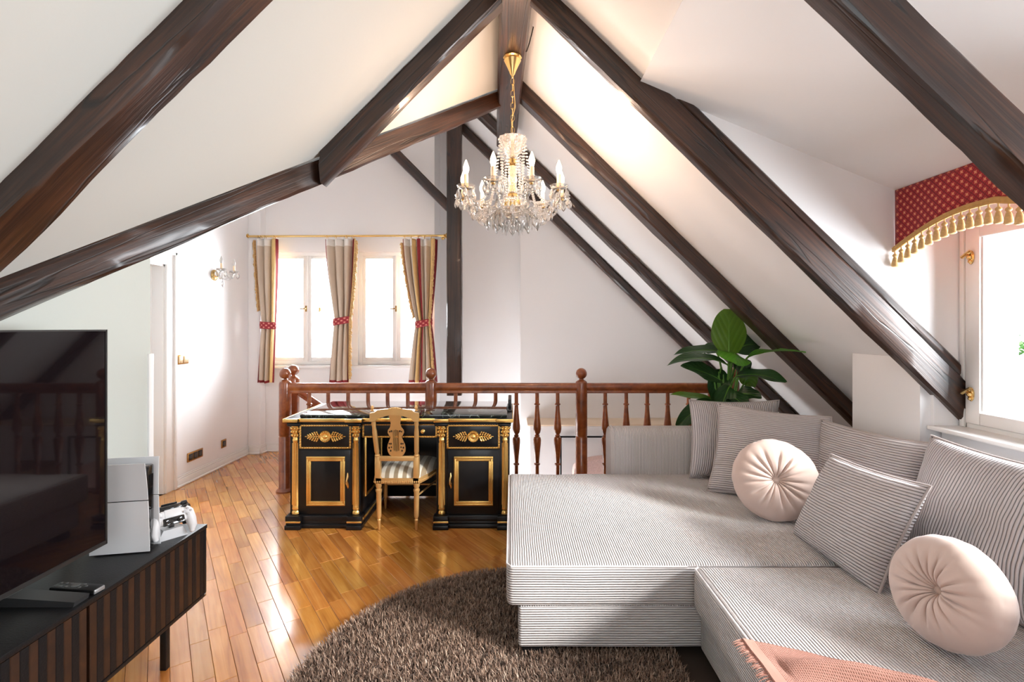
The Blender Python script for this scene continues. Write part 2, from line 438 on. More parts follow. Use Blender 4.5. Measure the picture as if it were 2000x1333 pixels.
m.box(2.03, 2.6, 2.42, 2.90, 0, zr(2.03)+.01)
struct(m.build('wall_cheek', WALL, smooth=False))
m = MB(); m.prism([(XD-.02, zr(XD)-.02), (XD, zd(XD)+.03), (2.5, zd(2.5)+.03), (2.5, 0), (2.12, 0)], YD0-.05, YD0, 'y')
struct(m.build('wall_cheek', WALL, smooth=False))
# left slope, trimmed along the valley
vx0, vy0, vx1, vy1 = -.02, 3.56, -1.90, 1.24
m = MB()
zz = lambda x, y: (x, y, zl(x))
m.add([zz(0, -2), zz(0, 3.56), zz(vx0, vy0), zz(vx1, vy1), zz(-2.3, 1.24), zz(-2.3, -2)] + [(a, b, c+T) for a, b, c in [zz(0, -2), zz(0, 3.56), zz(vx0, vy0), zz(vx1, vy1), zz(-2.3, 1.24), zz(-2.3, -2)]],
      [(0,1,2,3,4,5), (11,10,9,8,7,6)]+[(i, 6+i, 6+(i+1) % 6, (i+1) % 6) for i in range(6)])
struct(m.build('ceiling_left', CREAMLIT, smooth=False))
# cross wing: lid and the upright web above the valley
ZL2 = ZC+2.55
m = MB(); m.box(-3.3, -.72, .7, 6.3, ZL2, ZL2+.05)
m.quad((vx0, vy0+.06, zl(vx0)), (vx1, vy1+.06, zl(vx1)), (vx1, vy1+.06, ZL2), (vx0, vy0+.06, ZL2), .03)
struct(m.build('ceiling_wing', CEIL, smooth=False))
# ---- walls
XP = -1.80
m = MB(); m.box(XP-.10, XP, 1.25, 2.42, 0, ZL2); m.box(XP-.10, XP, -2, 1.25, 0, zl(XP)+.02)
struct(m.build('wall_partition', GREENLIT, smooth=False))
m = MB(); m.box(XP-.012, XP+.010, 2.40, 2.432, 0, ZC-.13, b=.004)
struct(m.build('trim_1', TRIM))
XL = -3.02
DY0, DY1, DZ = 3.30, 4.235, 2.0
m = MB(); m.box(XL-.2, XL, DY1, 5.9, 0, ZL2); m.box(XL-.2, XL, 1.0, DY0, 0, ZL2); m.box(XL-.2, XL, DY0, DY1, DZ, ZL2)
m.box(XL-.2, XP-.1, .95, 1.0, 0, ZL2)
struct(m.build('wall_left', WALL, smooth=False))
d = MB()                                       # door casing with profile
for (a, b, c0, c1) in ((DY1-.005, DY1+.115, 0, DZ+.115), (DY0-.115, DY0+.005, 0, DZ+.115)):
    d.box(XL-.01, XL+.016, a, b, c0, c1, b=.003)
d.box(XL-.01, XL+.016, DY0, DY1, DZ-.005, DZ+.115, b=.003)
d.box(XL-.01, XL+.030, DY1+.085, DY1+.117, 0, DZ+.117, b=.006); d.box(XL-.01, XL+.03, DY0-.117, DY1+.117, DZ+.087, DZ+.119, b=.006)
d.box(XL-.2, XL+.0, DY1-.022, DY1, 0, DZ, b=.002); d.box(XL-.2, XL, DY0, DY0+.022, 0, DZ); d.box(XL-.2, XL, DY0, DY1, DZ-.022, DZ)
d.box(XL-.13, XL-.10, DY1-.038, DY1-.02, 0, DZ-.02, b=.002)
door = thing('door_1', None, None, (XL, DY0, 0)); door['kind'] = 'structure'
d.build('door_frame', TRIM, door)
d = MB(); d.box(XL-.175, XL-.135, DY0+.025, DY1-.04, .005, DZ-.025, b=.004)
for (z0, z1) in ((.18, .9), (1.05, 1.85)): d.box(XL-.137, XL-.128, DY0+.15, DY1-.17, z0, z1, b=.004)
d.build('door_leaf', TRIM, door)
d = MB(); d.tube([(XL-.13, DY1-.10, 1.0), (XL-.08, DY1-.10, 1.0), (XL-.08, DY1-.21, 1.0)], .009); d.build('door_handle', BRASS, door)

YG = 5.68
XJ = -.905
# gable wall with two window openings
def winX(px): return (px-1000)/F*YG
W1 = (winX(522), winX(672)); W2 = (winX(699), winX(849)); WZ0 = ZC-.44; WZ1 = ZC+.885
W2 = (W2[0], XJ-.012)
GT = .22
m = MB()
m.box(-3.25, W1[0], YG, YG+GT, 0-.15, ZL2); m.box(W1[1], W2[0], YG, YG+GT, -.15, ZL2); m.box(W2[1], XJ, YG, YG+GT, -1.6, ZL2)
for w in (W1, W2):
    m.box(w[0], w[1], YG, YG+GT, -1.6 if w is W2 else -.15, WZ0); m.box(w[0], w[1], YG, YG+GT, WZ1, ZL2)
m.box(-1.98, W2[0], YG, YG+GT, -1.6, -.15)
struct(m.build('wall_gable', WALL, smooth=False))
m = MB()                                          # corner pier
m.box(-3.02, -2.875, 5.56, YG, 0, ZL2, b=.006); struct(m.build('wall_pier', WALL, smooth=False))
YS = 6.02
m = MB(); m.box(XJ-.0, .19, YS+.10, YS+.22, -1.6, ZL2+.3)
m.box(.19, 3.4, YG+.02, YG+.30, .38, ZL2+.3)
m.box(XJ-.12, XJ, YG+GT-.01, YS+.22, -1.6, ZL2+.3)
m.box(.10, .19, YG+.02, YS+.22, -1.6, ZL2+.3)
struct(m.build('wall_stair', WALL, smooth=False))
m = MB(); m.box(.19, 3.4, 5.34, YG+.30, -1.6, .365, b=.01)
struct(m.build('wall_stair_lower', WALL, smooth=False))
m = MB(); m.box(.17, 3.4, 5.325, YG+.05, .365, .385, b=.006); struct(m.build('trim_2', pr('cream_ledge', lin(226, 205, 180)[:3], rough=.5)))
m = MB(); m.box(-2.0, 3.4, RAILY+.04, 6.3, -1.7, -1.6); m.box(-2.02, -1.98, RAILY+.06, YG, -1.6, -.012); m.box(-2, 3.4, RAILY+.02, RAILY+.06, -1.6, -.17); m.box(1.95, 2.0, RAILY+.06, 5.4, -1.6, -.16)
struct(m.build('wall_stairwell', WALL, smooth=False))
# low wall under the dormer window + right wall beyond
XR = 2.12
XWN = 2.21
WY0, WY1 = .30, YB-.005
WB, WT = ZC-.492, ZC+.55
m = MB(); m.box(XR, XR+.28, YD0, YB, 0, WB)
m.box(XWN, XWN+.19, YD0, YB, WT, zd(XWN)+.1); m.box(XWN, XWN+.19, YD0, WY0, WB, WT)
m.box(XR, XR+.2, -2, YD0, 0, zr(XR)+.1)
struct(m.build('wall_right', WALL, smooth=False))
m = MB(); m.box(2.055, 2.26, YD0+.01, YB+.012, WB-.012, WB+.008, b=.006); struct(m.build('trim_3', TRIM))
m = MB(); m.box(3.28, 3.4, YB+.1, 5.4, -.012, zr(3.3)+.1); struct(m.build('wall_eaves', WALL, smooth=False))
m = MB(); m.box(-3.2, -1.0, -2.1, -2.0, 0, ZL2+.3); m.box(.9, 3.4, -2.1, -2.0, 0, ZL2+.3); m.box(-1.0, .9, -2.1, -2.0, 0, .9); m.box(-1.0, .9, -2.1, -2.0, 2.15, ZL2+.3)
struct(m.build('wall_rear', WALL, smooth=False))
# baseboards
def baseb(name, pts, h=.10):
    b_ = MB()
    for (x0, x1, y0, y1, nx, ny) in pts:
        for (t, z0, z1) in ((.018, 0, h-.03), (.012, h-.03, h-.012), (.008, h-.012, h)):
            b_.box(min(x0, x0+nx*t), max(x1, x1+nx*t), min(y0, y0+ny*t), max(y1, y1+ny*t), z0, z1, b=.002)
        b_.box(min(x0, x0+nx*.03), max(x1, x1+nx*.03), min(y0, y0+ny*.03), max(y1, y1+ny*.03), 0, .02, b=.006)
    return struct(b_.build(name, TRIM))
baseb('baseboard_left', [(XL, XL, DY1+.12, 5.56, 1, 0)])
baseb('baseboard_gable', [(-3.0, -2.875, 5.56, 5.56, 0, -1), (-2.875, -2.875, 5.55, YG, 1, 0), (-2.875, -2.0, YG, YG, 0, -1)])

# ---- gable windows
def gable_window(name, w):
    x0, x1 = w; t = thing(name, None, None, (x0, YG, WZ0)); t['kind'] = 'structure'
    yf = YG+.035; f = MB(); fw = .042
    f.box(x0, x0+fw, yf, yf+.07, WZ0, WZ1, b=.004); f.box(x1-fw, x1, yf, yf+.07, WZ0, WZ1, b=.004)
    f.box(x0+fw, x1-fw, yf, yf+.07, WZ1-fw, WZ1, b=.004); f.box(x0+fw, x1-fw, yf, yf+.07, WZ0, WZ0+fw, b=.004)
    xm = (x0+x1)/2
    f.box(xm-.014, xm+.014, yf-.02, yf+.06, WZ0+fw, WZ1-fw, b=.006)
    f.build('window_frame', TRIM, t)
    for (a, b, nm) in ((x0+fw, xm-.012, 0), (xm+.012, x1-fw, 1)):
        s = MB(); sw = .036; z0, z1 = WZ0+fw, WZ1-fw; ys = yf+.01
        s.box(a, a+sw, ys, ys+.045, z0, z1, b=.004); s.box(b-sw, b, ys, ys+.045, z0, z1, b=.004)
        s.box(a+sw, b-sw, ys, ys+.045, z1-sw, z1, b=.004); s.box(a+sw, b-sw, ys, ys+.045, z0, z0+sw+.01, b=.004)
        so = s.build('sash', TRIM, t)
        p = MB(); p.box(a+sw-.004, b-sw+.004, ys+.02, ys+.024, z0+sw, z1-sw+.004); p.build('pane', PANE, so, smooth=False)
    k = MB(); zk = ZC+.22
    k.box(xm-.010, xm+.010, yf-.03, yf-.018, zk-.035, zk+.035, b=.004); k.tube([(xm, yf-.025, zk), (xm, yf-.05, zk), (xm-.06, yf-.05, zk)], .007)
    k.build('latch', pr('aged_brass', lin(150, 118, 70)[:3], rough=.35, metal=.9), t)
    if name == 'window_1':
        k = MB(); k.sph((winX(622), yf, zk-.01), (.014, .008, .03)); k.sph((winX(622), yf-.008, zk-.03), .010); k.build('latch', BRASS, t)
    return t
gable_window('window_1', W1); gable_window('window_2', W2)
m = MB(); m.box(W1[0]-.03, W2[1]+.01, YG-.06, YG+.04, WZ0-.035, WZ0+.0, b=.008); struct(m.build('trim_4', TRIM))

# ---- dormer window (right)
t = thing('window_3', None, None, (XWN, WY0, WB)); t['kind'] = 'structure'
x = XWN; f = MB()
ym = 1.36
f.box(x, x+.09, WY1-.035, WY1, WB, WT, b=.003); f.box(x, x+.09, WY0, WY0+.05, WB, WT, b=.003); f.box(x, x+.09, WY0, WY1, WT-.05, WT, b=.003); f.box(x, x+.09, WY0, WY1, WB, WB+.03, b=.003)
f.box(x, x+.09, ym-.03, ym+.03, WB, WT, b=.003)
f.box(x-.012, x+.01, WY1-.028, WY1-.003, WB+.008, WT, b=.003)
f.build('window_frame', TRIM, t)
for (a, b) in ((ym+.03, WY1-.037), (WY0+.05, ym-.03)):
    s = MB(); sw = .072; z0, z1 = WB+.032, WT-.052; xs = x-.014
    s.box(xs, xs+.05, a, a+sw, z0, z1, b=.005); s.box(xs, xs+.05, b-sw, b, z0, z1, b=.005)
    s.box(xs, xs+.05, a+sw, b-sw, z1-sw, z1, b=.005); s.box(xs, xs+.05, a+sw, b-sw, z0, z0+sw-.015, b=.005)
    i = .012
    s.box(xs+.012, xs+.04, a+sw-i, a+sw+.006, z0+sw-.01, z1-sw, b=.004); s.box(xs+.012, xs+.04, b-sw-.006, b-sw+i, z0+sw-.01, z1-sw, b=.004)
    so = s.build('sash', TRIM, t)
    p = MB(); p.box(xs+.024, xs+.028, a+sw-.006, b-sw+.006, z0+sw-.02, z1-sw+.006); p.build('pane', PANE, so, smooth=False)
for zc in (ZC+.335, ZC-.32):
    k = MB(); yk = WY1-.07; xk = x-.014
    k.sph((xk-.002, yk, zc), (.006, .017, .034)); k.sph((xk-.010, yk, zc), .012)
    k.tube([(xk-.012, yk-.008, zc+.030), (xk-.022, yk+.028, zc+.002)], .008); k.sph((xk-.010, yk-.002, zc-.02), .008)
    k.box(xk-.022, xk-.004, yk-.014, yk+.018, zc+.016, zc+.022, b=.002)
    k.build('latch', BRASS, t)

# outside the dormer window: a neighbouring roof and a tree
m = MB()
m.prism([(2.0, -2.5), (9.8, -2.5), (9.8, ZC-1.3), (6.55, ZC+.02), (2.0, ZC-1.6)], 7.1, 7.9, 'x')
o = m.build('neighbour_wall', pr('pale_render', (.50, .51, .53), rough=.8, var=.05), smooth=False); o['label'] = 'pale rendered neighbouring gable outside the dormer window'; o['category'] = 'building'
# rebuild outline so that its edge falls to the right as seen from the room
bpy.data.objects.remove(o)
m = MB(); a = P(1938, 664, 6.2); b = P(2060, 764, 5.6)
m.add([a, b, (b.x, b.y, -2.5), (a.x, a.y, -2.5), a+Vector((.25, .3, 0)), b+Vector((.25, .3, 0)), (b.x+.25, b.y+.3, -2.5), (a.x+.25, a.y+.3, -2.5)], [(0,1,2,3),(7,6,5,4),(0,4,5,1),(1,5,6,2),(2,6,7,3),(3,7,4,0)])
a2 = P(1700, 690, 7.0); m.add([a, (a.x, a.y, -2.5), (a2.x, a2.y, -2.5), a2, a+Vector((.25,.3,0)), (a.x+.25, a.y+.3, -2.5), (a2.x+.2, a2.y+.3, -2.5), a2+Vector((.2,.3,0))], [(0,1,2,3),(7,6,5,4),(0,4,5,1),(1,5,6,2),(2,6,7,3),(3,7,4,0)])
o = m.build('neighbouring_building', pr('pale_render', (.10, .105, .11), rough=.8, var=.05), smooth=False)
tag(o, 'pale grey sloping gable of the building outside the dormer window', 'building')
t = thing('leafy_tree', 'bright green leafy tree seen through the dormer window pane', 'tree', (11.4, 10.6, -2.5))
k = MB(); k.tube([(11.4, 10.6, -2.5), (11.45, 10.6, -.8), (11.3, 10.7, .5)], [.22, .18, .1]); k.build('trunk', pr('bark', (.09, .06, .04), rough=.9, bump=.4), t)
rg = np.random.RandomState(3); nl = 5200
dirs = rg.normal(size=(nl, 3)); dirs /= np.linalg.norm(dirs, axis=1)[:, None]
cen = np.array([[11.4, 10.6, .1], [10.6, 10.4, -.6], [12.3, 11, -.3], [11.8, 10.0, -.8], [11.0, 10.9, .0]])[rg.randint(0, 5, nl)]-np.array([.75, 0, 0])
pc = cen+dirs*(rg.uniform(.75, 1.0, nl)[:, None]*np.array([1.15, 1.1, 1.25]))
a_ = rg.normal(size=(nl, 3)); a_ /= np.linalg.norm(a_, axis=1)[:, None]; b_ = np.cross(a_, dirs); b_ /= (np.linalg.norm(b_, axis=1)[:, None]+1e-6)
sz = rg.uniform(.05, .10, nl)[:, None]
vv = np.stack([pc-a_*sz, pc+b_*sz*.6, pc+a_*sz, pc-b_*sz*.6], 1).reshape(-1, 3)
k = MB(); k.v = [tuple(q) for q in vv]; k.f = [(4*i, 4*i+1, 4*i+2, 4*i+3) for i in range(nl)]; k.m = [0]*nl
o = k.build('foliage', pr('leaf_green_outdoor', (.10, .27, .06), rough=.6, var=.5, vscale=2.5), t, smooth=False, recalc=False); o['kind'] = 'stuff'

# ================================================================== TIMBERS
def beam(name, label, A, B, w, h, up, group=None, amp=.004, seed=0, cap=True, taper=1.0, cat='beam', bev=.012, cut=0.0):
    """A,B centre line end points; h along 'up', w across"""
    A, B = Vector(A), Vector(B); X = (B-A); L = X.length; X.normalize()
    Z = (Vector(up)-X*Vector(up).dot(X)).normalized(); Yv = Z.cross(X)
    n = max(8, int(L/.07)); vs = []; fs = []
    for i in range(n+1):
        s = L*i/n; k = 1+(taper-1)*i/n
        hw, hh = w/2*k, h/2; bb = bev
        ring = [(-hw+bb, -hh), (0, -hh), (hw-bb, -hh), (hw, -hh+bb), (hw, 0), (hw, hh-bb), (hw-bb, hh), (-hw+bb, hh), (-hw, hh-bb), (-hw, 0), (-hw, -hh+bb)]
        for j, (yy, z_) in enumerate(ring):
            q = Vector((s*2.2, j*1.7+seed*9.1, seed*3.3)); q2 = Vector((s*9, j*2.7+seed*5.1, seed))
            d = noise.noise(q)*amp*1.6+noise.noise(q2)*amp*.7
            d2 = noise.noise(q+Vector((5, 5, 5)))*amp*1.4+noise.noise(q2*1.1)*amp*.6
            vs.append((s+z_*cut*(i/n)**6, yy+d, z_+d2))
    R = 11
    for i in range(n):
        for j in range(R):
            fs.append((i*R+j, i*R+(j+1) % R, (i+1)*R+(j+1) % R, (i+1)*R+j))
    fs += [tuple(range(R))[::-1], tuple(n*R+j for j in range(R))]
    me = bpy.data.meshes.new(name); me.from_pydata(vs, [], fs); me.materials.append(BEAMW)
    bm = bmesh.new(); bm.from_mesh(me); bmesh.ops.recalc_face_normals(bm, faces=bm.faces[:]); bm.to_mesh(me); bm.free()
    me.shade_smooth(); me.set_sharp_from_angle(angle=math.radians(38))
    o = bpy.data.objects.new(name, me); COL.objects.link(o)
    M = Matrix((X, Yv, Z)).transposed().to_4x4(); M.translation = A; o.matrix_world = M
    return tag(o, label, cat, group)

COR = 1/math.sqrt(1+KR*KR)      # vertical -> perpendicular
def rafterR(label, Yn, Yf, hv, x0, x1, seed, zb=1.69):
    hp = hv*COR; nrm = Vector((KR, 0, 1)).normalized(); yc = (Yn+Yf)/2
    f = lambda x: Vector((x, yc, ZC+zb-KR*x))+nrm*hp/2
    return beam('rafter', label, f(x0), f(x1), Yf-Yn, hp, nrm, 'dark roof rafters', seed=seed)
rafterR('thick dark rafter nearest the camera, crossing the upper right corner', 1.256, 1.352, .165, .02, 2.2, 1)
rafterR('thick dark rafter running down to the dormer window, glossy with a long crack', 2.365, 2.435, .215, .04, 2.30, 2)
rafterR('dark rafter ending at the low white wall behind the corner cushions', 3.44, 3.565, .135, -.03, 3.2, 3)
rafterR('slim dark rafter passing behind the chandelier towards the tall plant', 4.59, 4.71, .115, -.60, 3.2, 4)
rafterR('slimmest and farthest dark rafter lying along the stairwell wall', 5.60, 5.69, .12, -.74, 3.2, 5)
nrm = Vector((KR, 0, 1)).normalized()
f = lambda x: Vector((x, 2.405, ZC+1.937-KR*x))
beam('batten', 'thin reddish batten lying on top of the dormer rafter', f(.80), f(2.28), .05, .05, nrm, amp=.002, seed=6)
def rafterL(label, Yn, Yf, hv, x0, x1, seed, cut=0.0, zb=1.69):
    hp = hv*.707; n_ = Vector((-1, 0, 1)).normalized(); yc = (Yn+Yf)/2
    f = lambda x: Vector((x, yc, ZC+zb+x))+n_*hp/2
    return beam('rafter', label, f(x0), f(x1), Yf-Yn, hp, n_, 'dark roof rafters', seed=seed, amp=.006, cut=cut)
rafterL('rough broad dark rafter across the upper left corner', 1.335, 1.459, .14, .0, -1.95, 11)
rafterL('dark rafter left of the ridge meeting the long valley beam', 2.368, 2.468, .155, .0, -.900, 12, cut=-1.0, zb=1.648)
# valley beam
A = Vector((-.03, 3.565, ZC+1.645)); B = Vector((-1.93, 1.20, ZC-.255))
dd = (B-A).normalized(); side = dd.cross(Vector((0, 0, 1))).normalized()
if side.y < 0: side = -side
upv = Vector((0, 0, 1))
A2, B2 = A+side*.045, B+side*.045
beam('valley_beam', 'long rough dark beam slanting from the ridge down to the left edge', A2+Vector((0,0,.059)), B2+Vector((0,0,.059)), .09, .118, (0, 0, 1), seed=13, amp=.006)
# ridge beam
A = Vector((.0212+.039*2.375+.039*2.0, -2.0, ZC+1.60+.08)); B = Vector((.0212-.039*(4.32-2.375), 4.32, ZC+1.60+.08))
A = Vector((.0212+.039*4.375, -2.0, ZC+1.68))
beam('ridge_beam', 'dark ridge beam overhead carrying the chandelier', A, B, .163, .16, (0, 0, 1), seed=14, amp=.003)
# post + knee brace by the gable
a = P(888, 245, 5.46)
beam('timber_post', 'tall dark timber post standing right of the gable windows', (P(888, 640, 5.46).x, 5.46, ZC-(772-640)/F*5.46), (P(888, 640, 5.46).x-.004, 5.46, ZC+2.62), .165, .13, (0, 1, 0), seed=15, amp=.003, cat='post')
p0 = P(735, 262, 5.5); p1 = P(880, 408, 5.5)
beam('knee_brace', 'short diagonal dark brace leaning against the tall post', p0, p1, .09, .105, (0, 0, 1), seed=16, amp=.003, cat='brace')
# black lighting cable on the ridge beam
m = MB(); pts = [P(1036, 22, 2.72), P(1043, 34, 2.74), P(1042, 52, 2.76), P(1034, 84, 2.80), P(1029, 100, 2.83), P(1012, 104, 2.84)]
m.tube(pts, .0035, n=6); tag(m.build('lamp_cable', pr('black_rubber', (.01, .01, .01), rough=.4)), 'thin black cable running down the ridge beam to the chandelier', 'cable')
# ================================================================== RAILING
def rail_profile(m, x0, x1, y, z0, z1, w=.06, M=None):
    h = z1-z0
    pr_ = [(-w*.36, 0), (w*.36, 0), (w*.40, h*.18), (w*.33, h*.26), (w*.5, h*.52), (w*.5, h*.70), (w*.40, h*.9), (w*.22, h), (-w*.22, h), (-w*.40, h*.9), (-w*.5, h*.70), (-w*.5, h*.52), (-w*.33, h*.26), (-w*.40, h*.18)]
    m.prism([(y+a, z0+b) for a, b in pr_], x0, x1, 'x', M=M)
ZRT, ZRB = ZC-(748.5-640)/F*RAILY, ZC-(768-640)/F*RAILY
rail = thing('stair_railing', 'varnished brown wooden railing with turned balusters behind the black desk', 'railing', (-1.95, RAILY, 0))
newx = [(557-1000)/F*RAILY, (842-1000)/F*RAILY, (1135.5-1000)/F*RAILY, (1432-1000)/F*RAILY]
for a, b in zip(newx[:-1], newx[1:]):
    m = MB(); rail_profile(m, a+.03, b-.03, RAILY, ZRB, ZRT); m.build('handrail', RAILW, rail)
newel_prof = [(.075, 0), (.075, .012), (.055, .03), (.052, .035), (.052, .475), (.049, .482), (.047, .488), (.052, .496), (.052, .955), (.050, .965), (.040, .975), (.022, .985), (.020, .992)]
def newel(x, y, parent, top=None, dz=0):
    m = MB(); m.lathe([(r, z+dz*(z > .03)) for r, z in newel_prof], (x, y, 0), n=24)
    o = m.build('newel_post', RAILW, parent); m = MB(); m.sph((x, y, .992+.047+dz), .049, 20, 14); m.build('ball', RAILW, o); return o
for x in newx: newel(x, RAILY, rail)
bal_prof = [(.019, .0), (.019, .10), (.017, .12), (.017, .225), (.027, .235), (.027, .242), (.018, .25), (.020, .28), (.027, .35), (.033, .42), (.034, .455), (.030, .475), (.017, .483), (.022, .488), (.022, .494), (.016, .500),
            (.029, .520), (.034, .55), (.033, .58), (.026, .64), (.019, .72), (.017, .757), (.026, .765), (.026, .771), (.017, .778), (.0165, .87)]
bal_me = None
bx = [604, 641, 680, 719, 757, 796.5, 890, 929, 968, 1008.5, 1049, 1089, 1182, 1223, 1264, 1304, 1345, 1386]
for px in bx:
    x = (px-1000)/F*RAILY
    if bal_me is None:
        m = MB(); m.lathe(bal_prof, (0, 0, 0), n=16); o = m.build('baluster', RAILW, rail, local=True); bal_me = o.data
    else: o = bpy.data.objects.new('baluster', bal_me); COL.objects.link(o); o.parent = rail
    o.location = Vector((x, RAILY, 0))-rail.location
m = MB(); m.box(newx[0], newx[3], RAILY-.04, RAILY+.055, 0, .012, b=.004); m.build('bottom_rail', RAILW, rail)
# second railing going down the stairs
y2 = 4.47
r2 = thing('stair_railing', 'short stair railing sloping down behind the left ball-topped newel post', 'railing', (-1.98, y2, 0))
newel(P(573, 640, y2).x-.0, y2, r2, dz=.015)
m = MB(); pa = P(583, 772, y2); pb = P(680, 838, y2-.0)
L_ = (pb-pa).length; rail_profile(m, 0, L_, 0, 0, .06); R_ = Matrix.Translation(pa) @ Matrix.Rotation(math.atan2(-(pb.z-pa.z), pb.x-pa.x), 4, 'Y')
m.v = [tuple(R_ @ Vector(v)) for v in m.v]; m.build('handrail', RAILW, r2)
for k in range(3):
    tt = .3+.3*k; q = pa.lerp(pb, tt); o = bpy.data.objects.new('baluster', bal_me); COL.objects.link(o); o.parent = r2; o.location = Vector((q.x, y2, q.z-.865))-r2.location
m = MB(); m.box(-2.05, -1.35, y2-.06, y2+.06, -.35, -.02, b=.01); m.build('stringer', RAILW, r2)

# things down in the stairwell
m = MB(); yk = 5.30; c = P(1172, 925, yk)
m.sph((c.x, yk-.42, c.z-.13), (.30, .40, .31), 36, 20); o = m.build('pink_armchair', pr('pink_woven_fabric', lin(226, 184, 176)[:3], rough=.9, bump=1.0, bscale=90, var=.25, vscale=70), None)
bpy.data.objects.remove(o)
t = thing('armchair', 'pink woven fabric armchair down in the stairwell behind the railing', 'armchair', (c.x, yk-.42, -1.6))
PINKF = pr('pink_woven_fabric', lin(238, 200, 192)[:3], rough=.9, bump=1.0, bscale=90, var=.3, vscale=80)
cx, cy = c.x+.10, yk-.42
m = MB()
prof = []
for k in range(15):
    a = PI*k/14; prof.append((cx-.42*math.cos(a)*(1 if k < 7 else 1), -.08+.17*math.sin(a)**.7))
prof = [(cx-.42, -1.35)]+prof+[(cx+.42, -1.35)]
m.prism(prof, cy+.16, cy+.30, 'y'); m.build('backrest', PINKF, t)
m = MB(); m.box(cx-.42, cx+.42, cy-.35, cy+.2, -1.35, -1.12, b=.05); m.build('seat', PINKF, t)
for sx in (-1, 1):
    for sy in (-1, 1):
        m = MB(); m.tube([(cx+sx*.34, cy+sy*.26, -1.6), (cx+sx*.34, cy+sy*.24, -1.35)], .02); m.build('leg', BLACK, t)
fr = thing('metal_frame', 'thin black metal frame standing against the lower stairwell wall', 'frame', (.6, 5.3, -1.6))
m = MB(); yy = 5.31
x0 = P(1094, 0, yy).x; zt = ZC-(852-640)/F*yy
m.box(x0, x0+.016, yy-.012, yy+.006, -1.6, zt, b=.002); m.build('upright', BLACK, fr)
m = MB(); m.box(x0, x0+1.3, yy-.012, yy+.006, zt-.018, zt, b=.002); m.build('crossbar', BLACK, fr)
m = MB(); m.box(x0+1.3, x0+1.316, yy-.012, yy+.006, -1.6, zt, b=.002); m.build('upright', BLACK, fr)

# ================================================================== DESK
DYF = 3.48; SC = F/DYF
dx = lambda px: (px-1000)/SC
dz = lambda py: (1035.5-py)/SC
desk = thing('writing_desk', 'black lacquered desk with gilded columns, rosettes and dark marble top', 'desk', (dx(780), DYF+.36, 0))
DB = 4.19                                        # back
BO = DYF+.03                                     # body front plane
def column(x):
    yy = DYF+.045; m = MB()
    z = dz
    m.lathe([(.030, z(1008)), (.030, z(1004)), (.024, z(1001)), (.029, z(998)), (.027, z(994)), (.0265, z(990)), (.0255, z(930)), (.0235, z(866)), (.026, z(864)), (.026, z(861)), (.0225, z(859)), (.024, z(855)), (.030, z(840)), (.033, z(836)), (.034, z(834))], (x, yy, 0), n=20, scal=None)
    for ring, (zz, rr, n_) in enumerate(((z(853), .028, 9), (z(846), .030, 9), (z(839), .033, 9))):
        for k in range(n_):
            a = 2*PI*(k+.5*ring)/n_; m.sph((x+rr*math.cos(a), yy+rr*math.sin(a), zz), (.009, .009, .012), 6, 5)
    for k in range(10):
        a = 2*PI*k/10; m.tube([(x+.0265*math.cos(a), yy+.0265*math.sin(a), z(990)), (x+.0240*math.cos(a), yy+.0240*math.sin(a), z(868))], .0032, n=5)
    return m
def beadframe(m, x0, x1, z0, z1, y, r=.0085):
    """rope moulding: a flat strip and a row of beads"""
    w = .012
    for (a, b, c_, d_) in ((x0, x1, z1-w, z1), (x0, x1, z0, z0+w), (x0, x0+w, z0, z1), (x1-w, x1, z0, z1)):
        m.box(a, b, y, y+.006, c_, d_)
    def row(p, q):
        L = math.hypot(q[0]-p[0], q[1]-p[1]); n_ = max(2, int(L/(r*2.1)))
        for i in range(n_+1):
            t_ = i/n_; m.sph((p[0]+(q[0]-p[0])*t_, y-.002, p[1]+(q[1]-p[1])*t_), (r*.95, .006, r*.8), 6, 5)
    h = w/2; row((x0+h, z0+h), (x1-h, z0+h)); row((x0+h, z1-h), (x1-h, z1-h)); row((x0+h, z0+h), (x0+h, z1-h)); row((x1-h, z0+h), (x1-h, z1-h))
def goldframe(m, x0, x1, z0, z1, y, w=.034, axis='y'):
    for k, (ins, ww, th) in enumerate(((0, w, .008), (.004, w*.35, .014), (w*.62, w*.30, .012))):
        a0, a1, c0, c1 = x0+ins, x1-ins, z0+ins, z1-ins
        for (a, b, c_, d_) in ((a0, a1, c1-ww, c1), (a0, a1, c0, c0+ww), (a0, a0+ww, c0+ww, c1-ww), (a1-ww, a1, c0+ww, c1-ww)):
            if axis == 'y': m.box(a, b, y-th, y, c_, d_, b=.0025)
            else: m.box(y-th if axis == 'x-' else y, y if axis == 'x-' else y+th, a, b, c_, d_, b=.0025)
